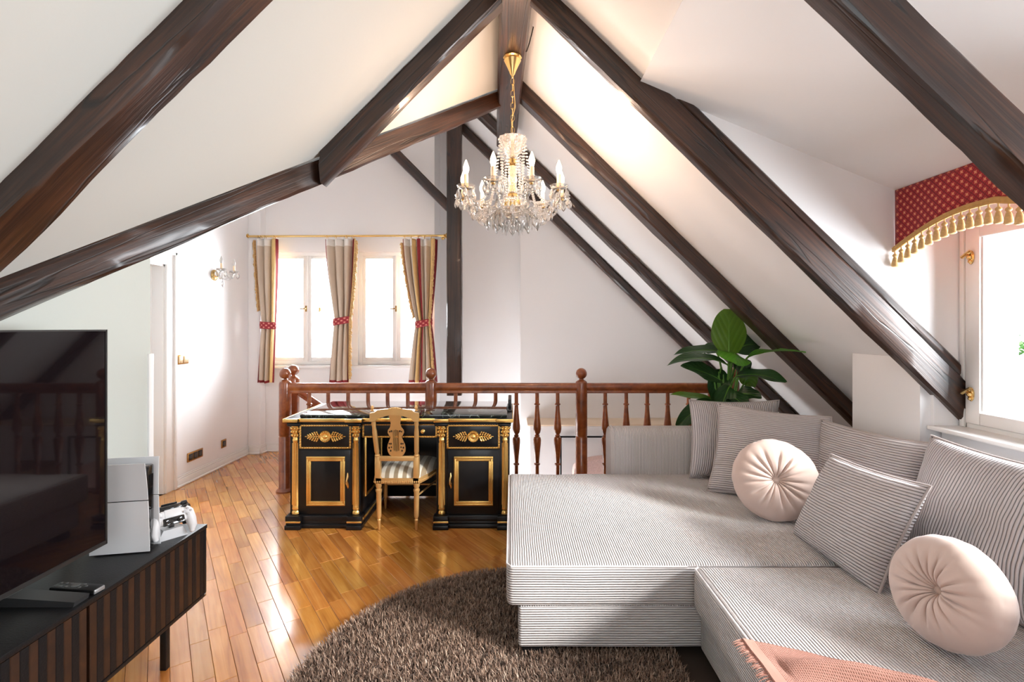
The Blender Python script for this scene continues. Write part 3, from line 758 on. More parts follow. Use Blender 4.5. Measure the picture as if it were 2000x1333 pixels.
def rosette(m, x, z, y):
    m.lathe([(.043, 0), (.043, .006), (.039, .011), (.034, .008), (.030, .008), (.028, .013), (.018, .010), (.012, .018), (.004, .022)], n=24, M=Matrix.Translation((x, y, z)) @ Matrix.Rotation(PI/2, 4, 'X'))
    for k in range(14):
        a = 2*PI*k/14; m.sph((x+.033*math.cos(a), y-.012, z+.033*math.sin(a)), (.006, .005, .006), 6, 4)
    for s in (-1, 1):
        m.tube([(x+s*.04, y-.004, z), (x+s*.138, y-.004, z)], [.004, .002], n=5)
        m.sph((x+s*.140, y-.004, z), (.007, .004, .004), 6, 4)
        for k, (u, hgt) in enumerate(((.052, .034), (.068, .032), (.084, .026), (.100, .019), (.114, .012))):
            for v in (-1, 1):
                m.tube([(x+s*(u-.008), y-.004, z), (x+s*u, y-.007, z+v*hgt*.6), (x+s*(u+.008), y-.006, z+v*hgt), (x+s*(u+.014), y-.004, z+v*hgt*.8)], [.003, .0055, .0055, .003], n=5)
                m.sph((x+s*(u+.008), y-.009, z+v*hgt*.95), (.006, .005, .006), 6, 4)
                m.sph((x+s*(u), y-.009, z+v*hgt*.45), (.006, .005, .006), 6, 4)
for (xa, xb, cols, fr_x, dr_x, hx, side) in ((556, 706, (573, 692), (596, 672), (583, 684), 677.5, 1), (848, 1003, (861.5, 986), (886, 963), (872, 976), 879.5, -1)):
    X0, X1 = dx(xa), dx(xb); b0, b1 = dx(cols[0]-10), dx(cols[1]+9)
    ped = MB()
    ped.box(b0, b1, BO, DB-.03, dz(1012), dz(831), b=.003)
    ped.box(X0, X1, BO-.012, DB-.01, dz(1022)-.0, dz(1010), b=.006)
    ped.box(X0+.004, X1-.004, BO-.006, DB-.015, .03, dz(1022), b=.002)
    ped.box(X0, X1, BO-.015, DB-.01, 0, .032, b=.006)
    for cx_ in cols:                       # projecting plinth blocks
        c0, c1 = dx(cx_)-.056 if cx_ == cols[0] else dx(cx_)-.052, dx(cx_)+.052
        ped.box(c0, c1, DYF-.010, BO+.03, dz(1021), dz(1009), b=.005); ped.box(c0-.003, c1+.003, DYF-.018, BO+.03, 0, .034, b=.006)
        ped.box(c0+.004, c1-.004, DYF-.006, BO+.03, .03, dz(1020), b=.003)
        ped.box(c0+.008, c1-.008, DYF+.004, BO+.03, dz(834), dz(829), b=.003)
    p_ = ped.build('pedestal', BLACK, desk)
    g = MB()
    g.box(X0+.0, X1-.0, BO-.010, BO, dz(1020), dz(1015), b=.002)
    for cx_ in cols: g.box(dx(cx_)-.053, dx(cx_)+.053, DYF-.012, DYF, dz(1022), dz(1018.5), b=.0015)
    sx = X1 if side == 1 else X0
    g.box(sx-.006, sx+.004, BO, DB-.01, dz(1020), dz(1015), b=.0015)
    g.box((X0 if side == 1 else X1)-.004, (X0 if side == 1 else X1)+.004, BO, DB-.01, dz(1020), dz(1015), b=.0015)
    g.build('gold_strip', GOLD, p_)
    g = MB(); ib = b1 if side == 1 else b0
    goldframe(g, BO+.10, DB-.12, dz(984), dz(850), ib, w=.02, axis='x+' if side == 1 else 'x-'); g.build('side_moulding', GOLD, p_)
    for cx_ in cols:
        column(dx(cx_)).build('column', GOLD, desk)
    # drawer
    m = MB(); m.box(dx(dr_x[0])-.004, dx(dr_x[1])+.004, BO-.012, BO+.01, dz(879.5), dz(830.5), b=.003); dr = m.build('drawer', BLACK, desk)
    m = MB(); beadframe(m, dx(dr_x[0]), dx(dr_x[1]), dz(878.5), dz(831.5), BO-.014); m.build('beaded_frame', GOLD, dr)
    m = MB(); rosette(m, (dx(dr_x[0])+dx(dr_x[1]))/2, dz(854.5), BO-.012); m.build('rosette_ornament', GOLD, dr)
    # door
    m = MB(); m.box(dx(dr_x[0])+.006, dx(dr_x[1])-.006, BO-.006, BO+.01, dz(1006), dz(881.5), b=.003); do = m.build('door', BLACK, desk)
    m = MB(); goldframe(m, dx(fr_x[0]), dx(fr_x[1]), dz(991), dz(894), BO-.006); m.build('gold_frame', GOLD, do)
    m = MB(); hz = dz(942); yy = BO-.012; hx_ = dx(hx)
    m.tube([(hx_, yy, hz+.058), (hx_+.002, yy-.006, hz+.035), (hx_-.004, yy-.012, hz+.005), (hx_-.001, yy-.012, hz-.015), (hx_+.004, yy-.005, hz-.04), (hx_+.002, yy, hz-.055)], [.004, .008, .006, .010, .007, .003], n=8)
    m.build('handle', BRASS, do)
# kneehole
m = MB(); m.box(dx(700), dx(854), BO+.012, DB-.03, dz(858), dz(831), b=.002); m.box(dx(700), dx(856), DB-.06, DB-.03, .012, dz(845), b=.002); m.build('apron', BLACK, desk)
m = MB(); m.box(dx(704), dx(854), BO+.0, BO+.02, dz(858), dz(829.5), b=.003); dr = m.build('drawer', BLACK, desk)
m = MB(); beadframe(m, dx(705.5), dx(852.5), dz(857.5), dz(830), BO-.002); m.build('beaded_frame', GOLD, dr)
for px in (731, 825):
    m = MB(); m.lathe([(.013, 0), (.013, .004), (.007, .008), (.007, .014), (.014, .020), (.014, .026), (.006, .031)], n=16, M=Matrix.Translation((dx(px), BO, dz(844.5))) @ Matrix.Rotation(PI/2, 4, 'X')); m.build('knob', GOLD, dr)
# top: black board with stepped gilt edge, marble slab and glass
m = MB(); X0, X1 = dx(555), dx(1001)
br = [(555, 582, 0), (582, 675, .018), (675, 707, 0), (707, 848, .03), (848, 876, 0), (876, 970, .018), (970, 1001, 0)]
m.box(X0+.01, X1-.01, BO-.01, DB, dz(831.5), dz(823), b=.003)
tz0, tz1 = dz(826.5), dz(819.5)
m.box(X0, X1, DYF+.03, DB, tz0, tz1, b=.002)
for (a, b_, ins) in br: m.box(dx(a), dx(b_), DYF-.012+ins, DYF+.035, tz0, tz1, b=.002)
tp = m.build('desk_top', BLACK, desk)
m = MB()
for (a, b_, ins) in br: m.box(dx(a)-.002, dx(b_)+.002, DYF-.018+ins, DYF-.010+ins, tz0+.004, tz1+.002, b=.0015)
m.box(X0-.006, X0+.002, DYF-.015, DB, tz0+.004, tz1+.002, b=.0015); m.box(X1-.002, X1+.006, DYF-.015, DB, tz0+.004, tz1+.002, b=.0015)
m.build('gold_edge', GOLD, tp)
MARB, nt, bb = mat_new('dark_green_marble')
tc = N(nt, 'ShaderNodeTexCoord'); n1 = N(nt, 'ShaderNodeTexNoise'); n1.inputs['Scale'].default_value = 5; n1.inputs['Detail'].default_value = 8; n1.inputs['Distortion'].default_value = 1.5
nt.links.new(tc.outputs['Object'], n1.inputs['Vector']); s1 = N(nt, 'ShaderNodeMath', operation='SUBTRACT'); s1.inputs[1].default_value = .5; nt.links.new(n1.outputs['Fac'], s1.inputs[0])
s2 = N(nt, 'ShaderNodeMath', operation='ABSOLUTE'); nt.links.new(s1.outputs[0], s2.inputs[0])
r_ = ramp(nt, s2.outputs[0], [(0, lin(170, 180, 172)), (.008, lin(70, 84, 76)), (.03, lin(14, 22, 20)), (1, lin(8, 14, 13))]); nt.links.new(r_.outputs[0], bb.inputs['Base Color']); bb.inputs['Roughness'].default_value = .06; bb.inputs['Coat Weight'].default_value = 1; bb.inputs['Coat Roughness'].default_value = .02
m = MB(); m.box(dx(579), dx(990), DYF+.055, DB-.01, tz1, tz1+.022, b=.004); m.build('marble_slab', MARB, desk)
m = MB(); m.box(X1-.035, X1-.008, DB-.30, DB, tz1, tz1+.075, b=.006); m.box(dx(990), X1-.008, DYF+.30, DB-.3, tz1, tz1+.012, b=.003); m.build('gallery', BLACK, desk)

# ================================================================== CHAIR
ch = thing('side_chair', 'small gilded chair with lyre back and striped seat tucked under the black desk', 'chair', (-.81, 3.68, 0))
CF = 3.47; cs = F/CF
cx_ = lambda px: (px-1000)/cs
cz = lambda py: (1036-py)/cs*1.0
xl, xr = cx_(740.5), cx_(813.0)                      # rear leg feet
tl, tr = cx_(733), cx_(817)                          # top of back posts
mid = (xl+xr)/2
SEATZ = cz(932)                                      # seat rail top
def turned(m, p, q, prof, n=12):
    p, q = Vector(p), Vector(q); d = q-p; L = d.length
    z = d.normalized(); x = z.cross(Vector((0, 1, 0))).normalized(); y = z.cross(x)
    M = Matrix((x, y, z)).transposed().to_4x4(); M.translation = p
    m.lathe([(r, t_*L) for r, t_ in prof], n=n, M=M)
legp = [(.004, 0), (.008, .02), (.012, .20), (.014, .22), (.010, .24), (.017, .30), (.019, .80), (.023, .83), (.023, .86), (.015, .88), (.022, .93), (.022, 1.0)]
for (a, s) in ((xl, -1), (xr, 1)):
    m = MB(); turned(m, (a, CF, 0), (a+s*.003, CF, SEATZ-.04), legp); m.box(a-.022, a+.022, CF-.02, CF+.02, SEATZ-.045, SEATZ+.005, b=.003); m.build('leg', CHGOLD, ch)
FY = 3.88
fl, frx = (753-1000)/F*FY, (856-1000)/F*FY
for a in (fl, frx):
    m = MB(); turned(m, (a, FY, 0), (a, FY, SEATZ-.04), legp); m.build('leg', CHGOLD, ch)
# seat frame (rounded trapezoid) and seat pad
def seat_outline(ins=0.0, n=28):
    pts = []
    fw0, fw1 = (xr-xl)/2+.03-ins, (frx-fl)/2+.035-ins
    mxf = (fl+frx)/2
    base = [(mid-fw0, CF-.012+ins), (mid-fw0+.01, CF-.02+ins), (mid+fw0-.01, CF-.02+ins), (mid+fw0, CF-.012+ins), (mid+fw0+.055, CF+.12), (mxf+fw1, CF+.28), (mxf+fw1-.01, FY-.0-ins), (mxf+fw1-.06, FY+.035-ins), (mxf, FY+.05-ins), (mxf-fw1+.06, FY+.035-ins), (mxf-fw1+.01, FY-ins), (mxf-fw1, CF+.28), (mid-fw0-.03, CF+.12)]
    return base
so = seat_outline()
m = MB(); m.prism(so, SEATZ-.042, SEATZ-.004, 'z'); sf = m.build('seat_frame', CHGOLD, ch)
m = MB()
for i in range(len(so)):
    p, q = Vector(so[i]), Vector(so[(i+1) % len(so)]); n_ = max(1, int((q-p).length/.014))
    for k in range(n_):
        r_ = p.lerp(q, k/n_); m.sph((r_.x, r_.y, SEATZ-.030), (.007, .007, .009), 6, 4)
m.build('beading', CHGOLD, sf)
# pad: domed
STRIPE, nt, bb = mat_new('striped_silk'); tc = N(nt, 'ShaderNodeTexCoord'); sp = N(nt, 'ShaderNodeSeparateXYZ'); nt.links.new(tc.outputs['Object'], sp.inputs[0])
m1 = N(nt, 'ShaderNodeMath', operation='MULTIPLY'); m1.inputs[1].default_value = 16; nt.links.new(sp.outputs[0], m1.inputs[0]); m2 = N(nt, 'ShaderNodeMath', operation='FRACT'); nt.links.new(m1.outputs[0], m2.inputs[0])
r_ = ramp(nt, m2.outputs[0], [(0, lin(236, 230, 214)), (.46, lin(236, 230, 214)), (.5, lin(158, 140, 112)), (.96, lin(158, 140, 112)), (1, lin(236, 230, 214))]); nt.links.new(r_.outputs[0], bb.inputs['Base Color']); bb.inputs['Roughness'].default_value = .5; bb.inputs['Sheen Weight'].default_value = .3
m = MB(); cen = Vector((sum(p[0] for p in so)/len(so), (CF+FY)/2)); rings = 8; npt = len(so)
for i in range(rings+1):
    t_ = i/rings; s_ = math.cos(t_*PI/2)**.55 if t_ < 1 else 0.001
    for p in so:
        q = cen+(Vector(p)-cen)*(.965*s_); m.v.append((q.x, q.y, SEATZ-.004+.07*math.sin(t_*PI/2)))
for i in range(rings):
    for k in range(npt): m.f.append((i*npt+k, i*npt+(k+1) % npt, (i+1)*npt+(k+1) % npt, (i+1)*npt+k)); m.m.append(0)
m.f.append(tuple(range(npt))); m.m.append(0)
m.build('seat', STRIPE, ch, angle=70)
# back posts, rails, crest, lyre splat
ztop = cz(803)
zmid = cz(893)
for (a, b_) in ((xl, tl), (xr, tr)):
    m = MB(); s = -1 if a == xl else 1
    yb = CF-.075
    m.box(a+s*.004-.02, a+s*.004+.02, CF-.032, CF+.012, SEATZ-.0, zmid+.012, b=.005)
    turned(m, (a+s*.006, CF-.02, zmid+.01), (b_, yb+.01, ztop-.02), [(.018, 0), (.020, .03), (.013, .06), (.017, .12), (.017, .60), (.013, .72), (.016, .80), (.012, .88), (.016, .95), (.016, 1)])
    m.build('back_post', CHGOLD, ch)
    m = MB(); m.lathe([(.010, 0), (.014, .006), (.007, .012), (.013, .022), (.010, .032), (.003, .040)], (b_, yb, cz(800)), n=10); m.build('finial', CHGOLD, ch)
yb = CF-.070
m = MB(); za, zb2 = cz(800), cz(817)
out = []
for k in range(21):
    u = k/20; xx = tl-.018+(tr-tl+.036)*u; arch = math.sin(PI*u)
    out.append((xx, cz(806)+.020*arch+.02*(1 if .12 < u < .88 else .4)))
low = []
for k in range(21):
    u = 1-k/20; xx = tl-.018+(tr-tl+.036)*u; w_ = 1 if u < .13 or u > .87 else 0
    low.append((xx, cz(820) if w_ else cz(815)+.028*math.sin(PI*(u-.13)/.74)))
m.prism(out+low, yb-.010, yb+.012, 'y'); m.build('crest_rail', CHGOLD, ch, angle=25)
m = MB()
for k in range(9):
    u = (k-4)/4; m.sph((mid+u*.045, yb-.004, cz(797)+.008*(1-u*u)), (.010, .008, .009), 8, 5)
m.build('crest_carving', CHGOLD, ch)
m = MB(); m.box(xl+.005, xr-.005, CF-.032, CF-.014, cz(899), cz(889), b=.004); m.build('lower_back_rail', CHGOLD, ch)
# lyre: outline prism with slots made from pieces
half = [(.042, 806), (.042, 812), (.034, 820), (.032, 826), (.040, 832), (.054, 837), (.057, 842), (.046, 848), (.037, 851), (.048, 858), (.060, 866), (.064, 873), (.061, 880), (.050, 886), (.037, 889), (.037, 891)]
def lyr(s_): return [(mid+s_*w, cz(py)) for w, py in half]
m = MB(); slot = .021
# two halves with a centre opening between z 838 and 878
outer = [(w, py) for w, py in half]
def strip(sgn):
    pts = []
    for w, py in outer: pts.append((mid+sgn*w, cz(py)))
    inner = [(0, 891), (0, 880), (slot, 878), (slot, 838), (0, 836), (0, 806)]
    for w, py in inner: pts.append((mid+sgn*w, cz(py)))
    return pts
def tilt(v):                                         # follow the rake of the back
    t_ = (v[2]-cz(893))/(cz(803)-cz(893)); return (v[0], v[1]-.052*t_, v[2])
for sg in (-1, 1): m.prism(strip(sg), CF-.030, CF-.018, 'y')
m.v = [tilt(v) for v in m.v]
ly = m.build('lyre_splat', CHGOLD, ch, angle=25)
m = MB()
for k in (-2, -1, 0, 1, 2): m.tube([tilt((mid+k*.0082, CF-.024, cz(879))), tilt((mid+k*.0082, CF-.024, cz(837)))], .0024, n=6)
m.build('string', CHGOLD, ly)
PRC = pr('painted_hole_shade', (.03, .018, .008), rough=.8)  # dark discs on the solid splat paint the shade of pierced holes
for sg in (-1, 1):
    for (w, py, r_) in ((.030, 839, .006), (.042, 840, .005), (.036, 864, .006), (.050, 872, .006), (.040, 878, .006), (.034, 871, .005), (.048, 864, .005)):
        q = tilt((mid+sg*w, CF-.031, cz(py))); m = MB(); m.sph(q, (r_, .0012, r_*1.3), 8, 4); m.build('hole_shade_disc', PRC, ly)
m = MB()
z1_ = cz(962)*1.06
for zz, yo in ((.29, 0), (.195, 0)):
    m.tube([(fl, FY, zz), (frx, FY, zz)], .007, n=8)
for (a, b_) in ((xl, fl), (xr, frx)): m.tube([(a, CF, .24), (b_, FY, .24)], .007, n=8)
m.build('stretcher', CHGOLD, ch)

# ================================================================== TV CONSOLE + TV
CX, CE, CT = -1.39, 2.22, ZC-.897
CB = CT-.325; CN = -.02
BLKW = pr('black_oak', (.009, .009, .010), rough=.40, spec=.3, bump=.25, bscale=140)
BRNS = wood('walnut_slat', [(.3, lin(34, 18, 9)), (.6, lin(56, 32, 16)), (.8, lin(78, 46, 24))], rough=.5, sx=20, sy=20, bump=.1)
con = thing('media_console', 'low black console with ribbed black and brown slat doors', 'console', (-1.59, 1.1, 0))
m = MB(); XW = -1.785
m.box(XW, CX, CN, CE, CT-.018, CT, b=.002); m.build('top_board', BLKW, con)
m = MB(); m.box(XW, CX-.004, CN+.002, CE-.002, CB, CB+.016, b=.002); m.box(XW, CX-.004, CE-.018, CE-.001, CB+.016, CT-.018, b=.001); m.box(XW, CX-.004, CN, CN+.018, CB+.016, CT-.018); m.box(XW, XW+.008, CN, CE-.002, CB+.016, CT-.018)
m.box(XW, CX-.03, 1.596, 1.604, CB+.016, CT-.018); m.build('carcass', BLKW, con)
m = MB(); m.box(XW+.01, CX-.035, CN+.02, 1.59, CB+.02, CT-.022); m.build('inner_box', BLKW, con)
y1 = CE-.020
slat_me = {}
for d_i, (ya, yb_) in enumerate(((1.606, CE-.021), (.998, 1.594), (.39, .986), (CN+.02, .378))):
    m = MB(); m.box(CX-.028, CX-.014, ya, yb_, CB+.018, CT-.021); dr = m.build('door', pr('door_board', (.008, .007, .006), rough=.6), con)
    n_ = int(round((yb_-ya)/.0268)); w_ = (yb_-ya)/n_
    for k in range(n_):
        mt = BRNS if k % 2 == (0 if d_i == 0 else 1) else BLKW
        key = (mt.name, round(w_, 5))
        if key not in slat_me:
            s = MB(); hgt = CT-CB-.042
            s.prism([(-w_*.495, 0), (w_*.495, 0), (w_*.495, .010), (w_*.42, .0125), (-w_*.42, .0125), (-w_*.495, .010)], 0, hgt, 'z')
            me = bpy.data.meshes.new('slat')
            me.from_pydata([(v[1], v[0], v[2]) for v in s.v], [], s.f); me.materials.append(mt)
            bm = bmesh.new(); bm.from_mesh(me); bmesh.ops.recalc_face_normals(bm, faces=bm.faces[:]); bm.to_mesh(me); bm.free(); slat_me[key] = me
        o = bpy.data.objects.new('slat', slat_me[key]); COL.objects.link(o); o.parent = dr
        o.location = Vector((CX-.015, ya+w_*(k+.5), CB+.021))-wloc(dr)
for (lx, ly_) in ((-1.47, 2.06), (-1.47, .2), (-1.72, 2.06), (-1.72, .2)):
    m = MB(); m.box(lx-.013, lx+.013, ly_-.013, ly_+.013, 0, CB, b=.002); m.build('leg', BLKW, con)
m = MB(); m.lathe([(.006, 0), (.006, .005), (.003, .007)], n=12, M=Matrix.Translation((CX-.006, CE-.014, CB+.012)) @ Matrix.Rotation(PI/2, 4, 'Y')); m.build('door_bumper', pr('steel', (.7, .7, .7), rough=.25, metal=1), con)

TX = -1.50
tvn, tvf = .36, 1.80; tz0_, tz1_ = ZC-.80, ZC-.008
tv = thing('television', 'large flat black television standing on the slatted console', 'television', (-1.51, 1.08, CT))
m = MB(); m.box(TX-.028, TX-.002, tvn, tvf, tz0_, tz1_, b=.004); m.box(TX-.055, TX-.028, tvn+.25, tvf-.25, tz0_+.05, tz1_-.35, b=.01)
m.build('housing', pr('dark_grey_plastic', (.03, .03, .032), rough=.35), tv)
m = MB(); m.box(TX-.004, TX+.0, tvn+.006, tvf-.006, tz0_+.014, tz1_-.006); m.build('screen', pr('tv_screen_glass', (.006, .004, .005), rough=.03, coat=.3, spec=.45), tv)
m = MB()
for (a, b_, c_, d_) in ((tvn, tvf, tz0_, tz0_+.014), (tvn, tvf, tz1_-.006, tz1_), (tvf-.006, tvf, tz0_, tz1_), (tvn, tvn+.006, tz0_, tz1_)): m.box(TX-.006, TX+.003, a, b_, c_, d_)
m.build('bezel', pr('gunmetal_bezel', (.10, .10, .10), rough=.3, metal=.8), tv, smooth=False)
for yy in (1.585, .56):
    m = MB(); m.prism([(-1.405, CT), (-1.400, CT+.016), (-1.62, CT+.030), (-1.655, CT+.018), (-1.66, CT)], yy-.028, yy+.028, 'y'); pass
    m.build('stand_foot', pr('brushed_foot', (.05, .05, .052), rough=.35, metal=.3), tv, angle=20)
m = MB(); m.box(TX-.024, TX-.008, 1.50, 1.53, tz0_-.006, tz0_+.002, b=.001); m.build('ir_sensor', BLACK, tv)

# remote
rm = thing('remote_control', 'slim black remote control with buttons lying beside the television foot', 'remote control', P(146, 1150, 1.63))
rm.location = (-1.480, 1.655, CT); rm.rotation_euler = (0, 0, math.radians(-6))
m = MB(); m.box(-.085, .085, -.021, .021, 0, .018, b=.006); m.build('body', pr('remote_black', (.015, .015, .016), rough=.3), rm, local=True)
m = MB(); m.box(.079, .0865, -.019, .019, .002, .016, b=.003); m.build('end_cap', pr('silver_plastic', (.45, .45, .46), rough=.3, metal=.6), rm, local=True)
m = MB(); m.lathe([(.013, .018), (.013, .0205), (.006, .0205)], (-.005, 0, 0), n=18); m.build('ring_button', pr('grey_button', (.10, .10, .10), rough=.35), rm, local=True)
for (a, b_) in ((-.07, -.01), (-.07, .01), (-.05, -.01), (-.05, .01), (-.03, -.01), (-.03, .01), (.02, -.010), (.02, .010), (.035, 0)):
    m = MB(); m.lathe([(.0045, .018), (.0045, .0198), (.003, .0202)], (a, b_, 0), n=10); m.build('button', pr('grey_button', (.07, .07, .07), rough=.35) if a == -.07 and b_ < 0 else bpy.data.materials['grey_button'], rm, local=True)

# game console : two curved side plates around a dark core
gc = thing('game_console', 'upright white and black game console beside the television', 'game console', (-1.555, 1.955, CT))
WPL = pr('satin_white_plastic', (.70, .70, .71), rough=.38); GLO = pr('gloss_black_plastic', (.012, .012, .013), rough=.08, coat=.6)
gc.rotation_euler = (0, 0, math.radians(11))
HC = .362
def plate(y0, flare, th, split, name, w0=-.105, w1=.105):
    vs = []; n1, n2 = 10, 14
    out_ = []
    for (za, zb_, mt, nm) in split:
        m = MB(); g = {}
        for s_, off in ((0, 0), (1, th)):
            for i in range(n1+1):
                for j in range(n2+1):
                    u = i/n1; v = j/n2; z = za+(zb_-za)*v; hh = z/HC
                    x = w0+(w1-w0)*u; curve = flare*(abs(hh-.42)/.58)**2.2*(1 if hh > .42 else .35)
                    xr_ = x*(1-.0*hh) - (.016*hh if u > .99 else 0)*0
                    y = y0+curve+(-off if flare < 0 else off)*1.0
                    g[(s_, i, j)] = len(m.v); m.v.append((xr_-.012*hh*(u), y, z))
        for i in range(n1):
            for j in range(n2):
                m.f.append((g[0,i,j], g[0,i+1,j], g[0,i+1,j+1], g[0,i,j+1])); m.m.append(0)
                m.f.append((g[1,i,j], g[1,i,j+1], g[1,i+1,j+1], g[1,i+1,j])); m.m.append(0)
        for i in range(n1):
            m.f += [(g[0,i,0], g[1,i,0], g[1,i+1,0], g[0,i+1,0]), (g[0,i,n2], g[0,i+1,n2], g[1,i+1,n2], g[1,i,n2])]; m.m += [0, 0]
        for j in range(n2):
            m.f += [(g[0,0,j], g[0,0,j+1], g[1,0,j+1], g[1,0,j]), (g[0,n1,j], g[1,n1,j], g[1,n1,j+1], g[0,n1,j+1])]; m.m += [0, 0]
        m.build(nm, mt, gc, local=True, angle=50)
plate(-.030, -.016, .004, ((.004, .205, WPL, 'side_plate'), (.209, HC-.004, pr('gloss_white_plastic', (.66, .66, .67), rough=.12, coat=.5), 'side_plate')), 'a')
plate(.030, .016, .004, ((.004, .205, WPL, 'side_plate'), (.209, HC, WPL, 'side_plate')), 'b', w1=.112)
m = MB(); m.box(-.098, .092, -.028, .028, 0, HC-.022, b=.008)
for k in range(8): m.box(.088, .0935, -.018+.0045*k, -.0155+.0045*k, .16, HC-.06)
m.build('core', GLO, gc, local=True)
m = MB(); m.box(.0925, .0935, -.002, .002, .05, .065); m.box(.0925, .0935, -.002, .002, .08, .09); m.build('port', pr('port_grey', (.2, .2, .2), rough=.4), gc, local=True)

# controllers on a charging stand
def controller(name, label, loc, rz, tiltx, mat_shell, mat_face):
    t = thing(name, label, 'game controller', loc, rz)
    t.rotation_euler = (math.radians(tiltx), 0, rz)
    # shell: local x = width, y = depth (top = +y), z = thickness ; controller hangs with handles down (-y)
    def shell(z, s, ztop):
        pass
    m = MB()
    m.box(-.052, .052, -.030, .030, -.014, .016, b=.012)
    for s in (-1, 1):
        m.tube([(s*.045, .022, 0), (s*.058, .004, 0), (s*.066, -.026, -.002), (s*.070, -.055, -.006), (s*.066, -.074, -.008)], [.018, .022, .020, .017, .010], n=14)
        m.sph((s*.066, -.074, -.008), (.0105, .010, .010), 12, 8)
    m.build('shell', mat_shell, t, local=True, angle=60)
    m = MB(); m.box(-.030, .030, -.002, .031, .0145, .0185, b=.0015); m.build('touchpad', mat_shell, t, local=True)
    m = MB(); m.box(-.040, .040, -.034, -.002, .008, .0172, b=.004)
    m.build('face_plate', mat_face, t, local=True)
    for s in (-1, 1):
        m = MB(); m.lathe([(.011, .014), (.011, .018), (.006, .019), (.005, .025), (.0095, .027), (.0095, .031), (.007, .030)], (s*.024, -.019, 0), n=18); m.build('thumbstick', mat_face, t, local=True)
        m = MB(); m.box(s*.052-.012, s*.052+.012, .018, .036, -.006, .010, b=.004); m.build('trigger', mat_face, t, local=True)
    m = MB()
    for a in range(4): m.lathe([(.0045, .020), (.0045, .0235)], (.052+.011*math.cos(a*PI/2), .006+.011*math.sin(a*PI/2), 0), n=10)
    m.build('action_buttons', pr('clear_grey_button', (.5, .5, .52), rough=.2), t, local=True)
    m = MB(); m.box(-.056, -.048, -.006, .018, .018, .0215, b=.002); m.box(-.064, -.040, .002, .010, .018, .0215, b=.002); m.build('direction_pad', pr('clear_grey_button', (.5, .5, .52), rough=.2), t, local=True)
    return t
st = thing('charging_stand', 'white wedge-shaped controller charging stand on the console top', 'charging stand', (-1.462, 2.085, CT), math.radians(52))
m = MB(); m.prism([(-.055, 0), (.055, 0), (.036, .042), (-.036, .042)], -.03, .03, 'y'); m.build('base', WPL, st, local=True, smooth=False)
m = MB(); m.box(-.01, .01, -.012, .012, .04, .062, b=.003); m.build('post', GLO, st, local=True)
controller('game_controller', 'white game controller leaning on the charging stand', (-1.440, 2.062, CT+.094), math.radians(52), 66, WPL, GLO)
controller('game_controller', 'black game controller on the rear side of the charging stand', (-1.490, 2.115, CT+.096), math.radians(232), 66, GLO, GLO)

# ================================================================== RUG
rcx, rcy, rr_ = .064, 1.913, .975
RUGB = pr('rug_backing', (.045, .03, .022), rough=.95)
RUGF, nt, bb = mat_new('shaggy_taupe_pile'); oi = N(nt, 'ShaderNodeNewGeometry'); r_ = ramp(nt, oi.outputs['Random Per Island'], [(0, lin(74, 50, 38)), (.35, lin(120, 92, 74)), (.75, lin(160, 132, 112)), (1, lin(200, 178, 158))]); nt.links.new(r_.outputs[0], bb.inputs['Base Color']); bb.inputs['Roughness'].default_value = .6; bb.inputs['Sheen Weight'].default_value = .2
rug = thing('round_rug', 'round shaggy brown rug on the parquet in front of the sofa', 'rug', (rcx, rcy, 0))
m = MB(); m.lathe([(rr_-.02, 0), (rr_-.02, .012)], (rcx, rcy, .0005), n=96); m.build('backing', RUGB, rug)
rg = np.random.RandomState(11); nb = 85000
x = rg.uniform(rcx-rr_, .72, nb); y = rg.uniform(1.15, rcy+rr_, nb); k = (x-rcx)**2+(y-rcy)**2 < (rr_-.012)**2
x, y = x[k], y[k]
k = ~((x > .05) & (y > 2.16)); x, y = x[k], y[k]; nb = len(x)
th = rg.uniform(0, 2*PI, nb)+.8*np.sin(x*9)+.8*np.cos(y*8); lean = rg.uniform(.3, 1.0, nb); L = rg.uniform(.020, .034, nb); w = rg.uniform(.0010, .0020, nb)
edge = np.sqrt((x-rcx)**2+(y-rcy)**2) > rr_-.04
th = np.where(edge, np.arctan2(y-rcy, x-rcx)+rg.normal(0, .7, nb), th)
ddx, ddy = np.cos(th), np.sin(th); wx, wy = -ddy*w, ddx*w
z0 = .011
p0 = np.stack([x, y, np.full(nb, z0)], 1); lift = L*np.cos(lean*.9); out_ = L*np.sin(lean*.9)
p1 = p0+np.stack([ddx*out_*.35, ddy*out_*.35, lift*.6], 1); p2 = p0+np.stack([ddx*out_, ddy*out_, lift], 1)
W_ = np.stack([wx, wy, np.zeros(nb)], 1)
vv = np.stack([p0-W_, p0+W_, p1-W_*1.1, p1+W_*1.1, p2], 1).reshape(-1, 3)-np.array([rcx, rcy, 0])
base = np.arange(nb)*5
q = np.stack([base, base+1, base+3, base+2], 1); tr_ = np.stack([base+2, base+3, base+4], 1)
me = bpy.data.meshes.new('pile'); me.vertices.add(len(vv)); me.vertices.foreach_set('co', vv.astype(np.float32).ravel())
me.loops.add(nb*7); me.loops.foreach_set('vertex_index', np.concatenate([q.ravel(), tr_.ravel()]).astype(np.int32))
me.polygons.add(nb*2); me.polygons.foreach_set('loop_start', np.concatenate([np.arange(nb)*4, nb*4+np.arange(nb)*3]).astype(np.int32)); me.polygons.foreach_set('loop_total', np.concatenate([np.full(nb, 4), np.full(nb, 3)]).astype(np.int32))
me.materials.append(RUGF); me.update(calc_edges=True); me.validate()
o = bpy.data.objects.new('pile', me); COL.objects.link(o); o.parent = rug; o['kind'] = 'stuff'
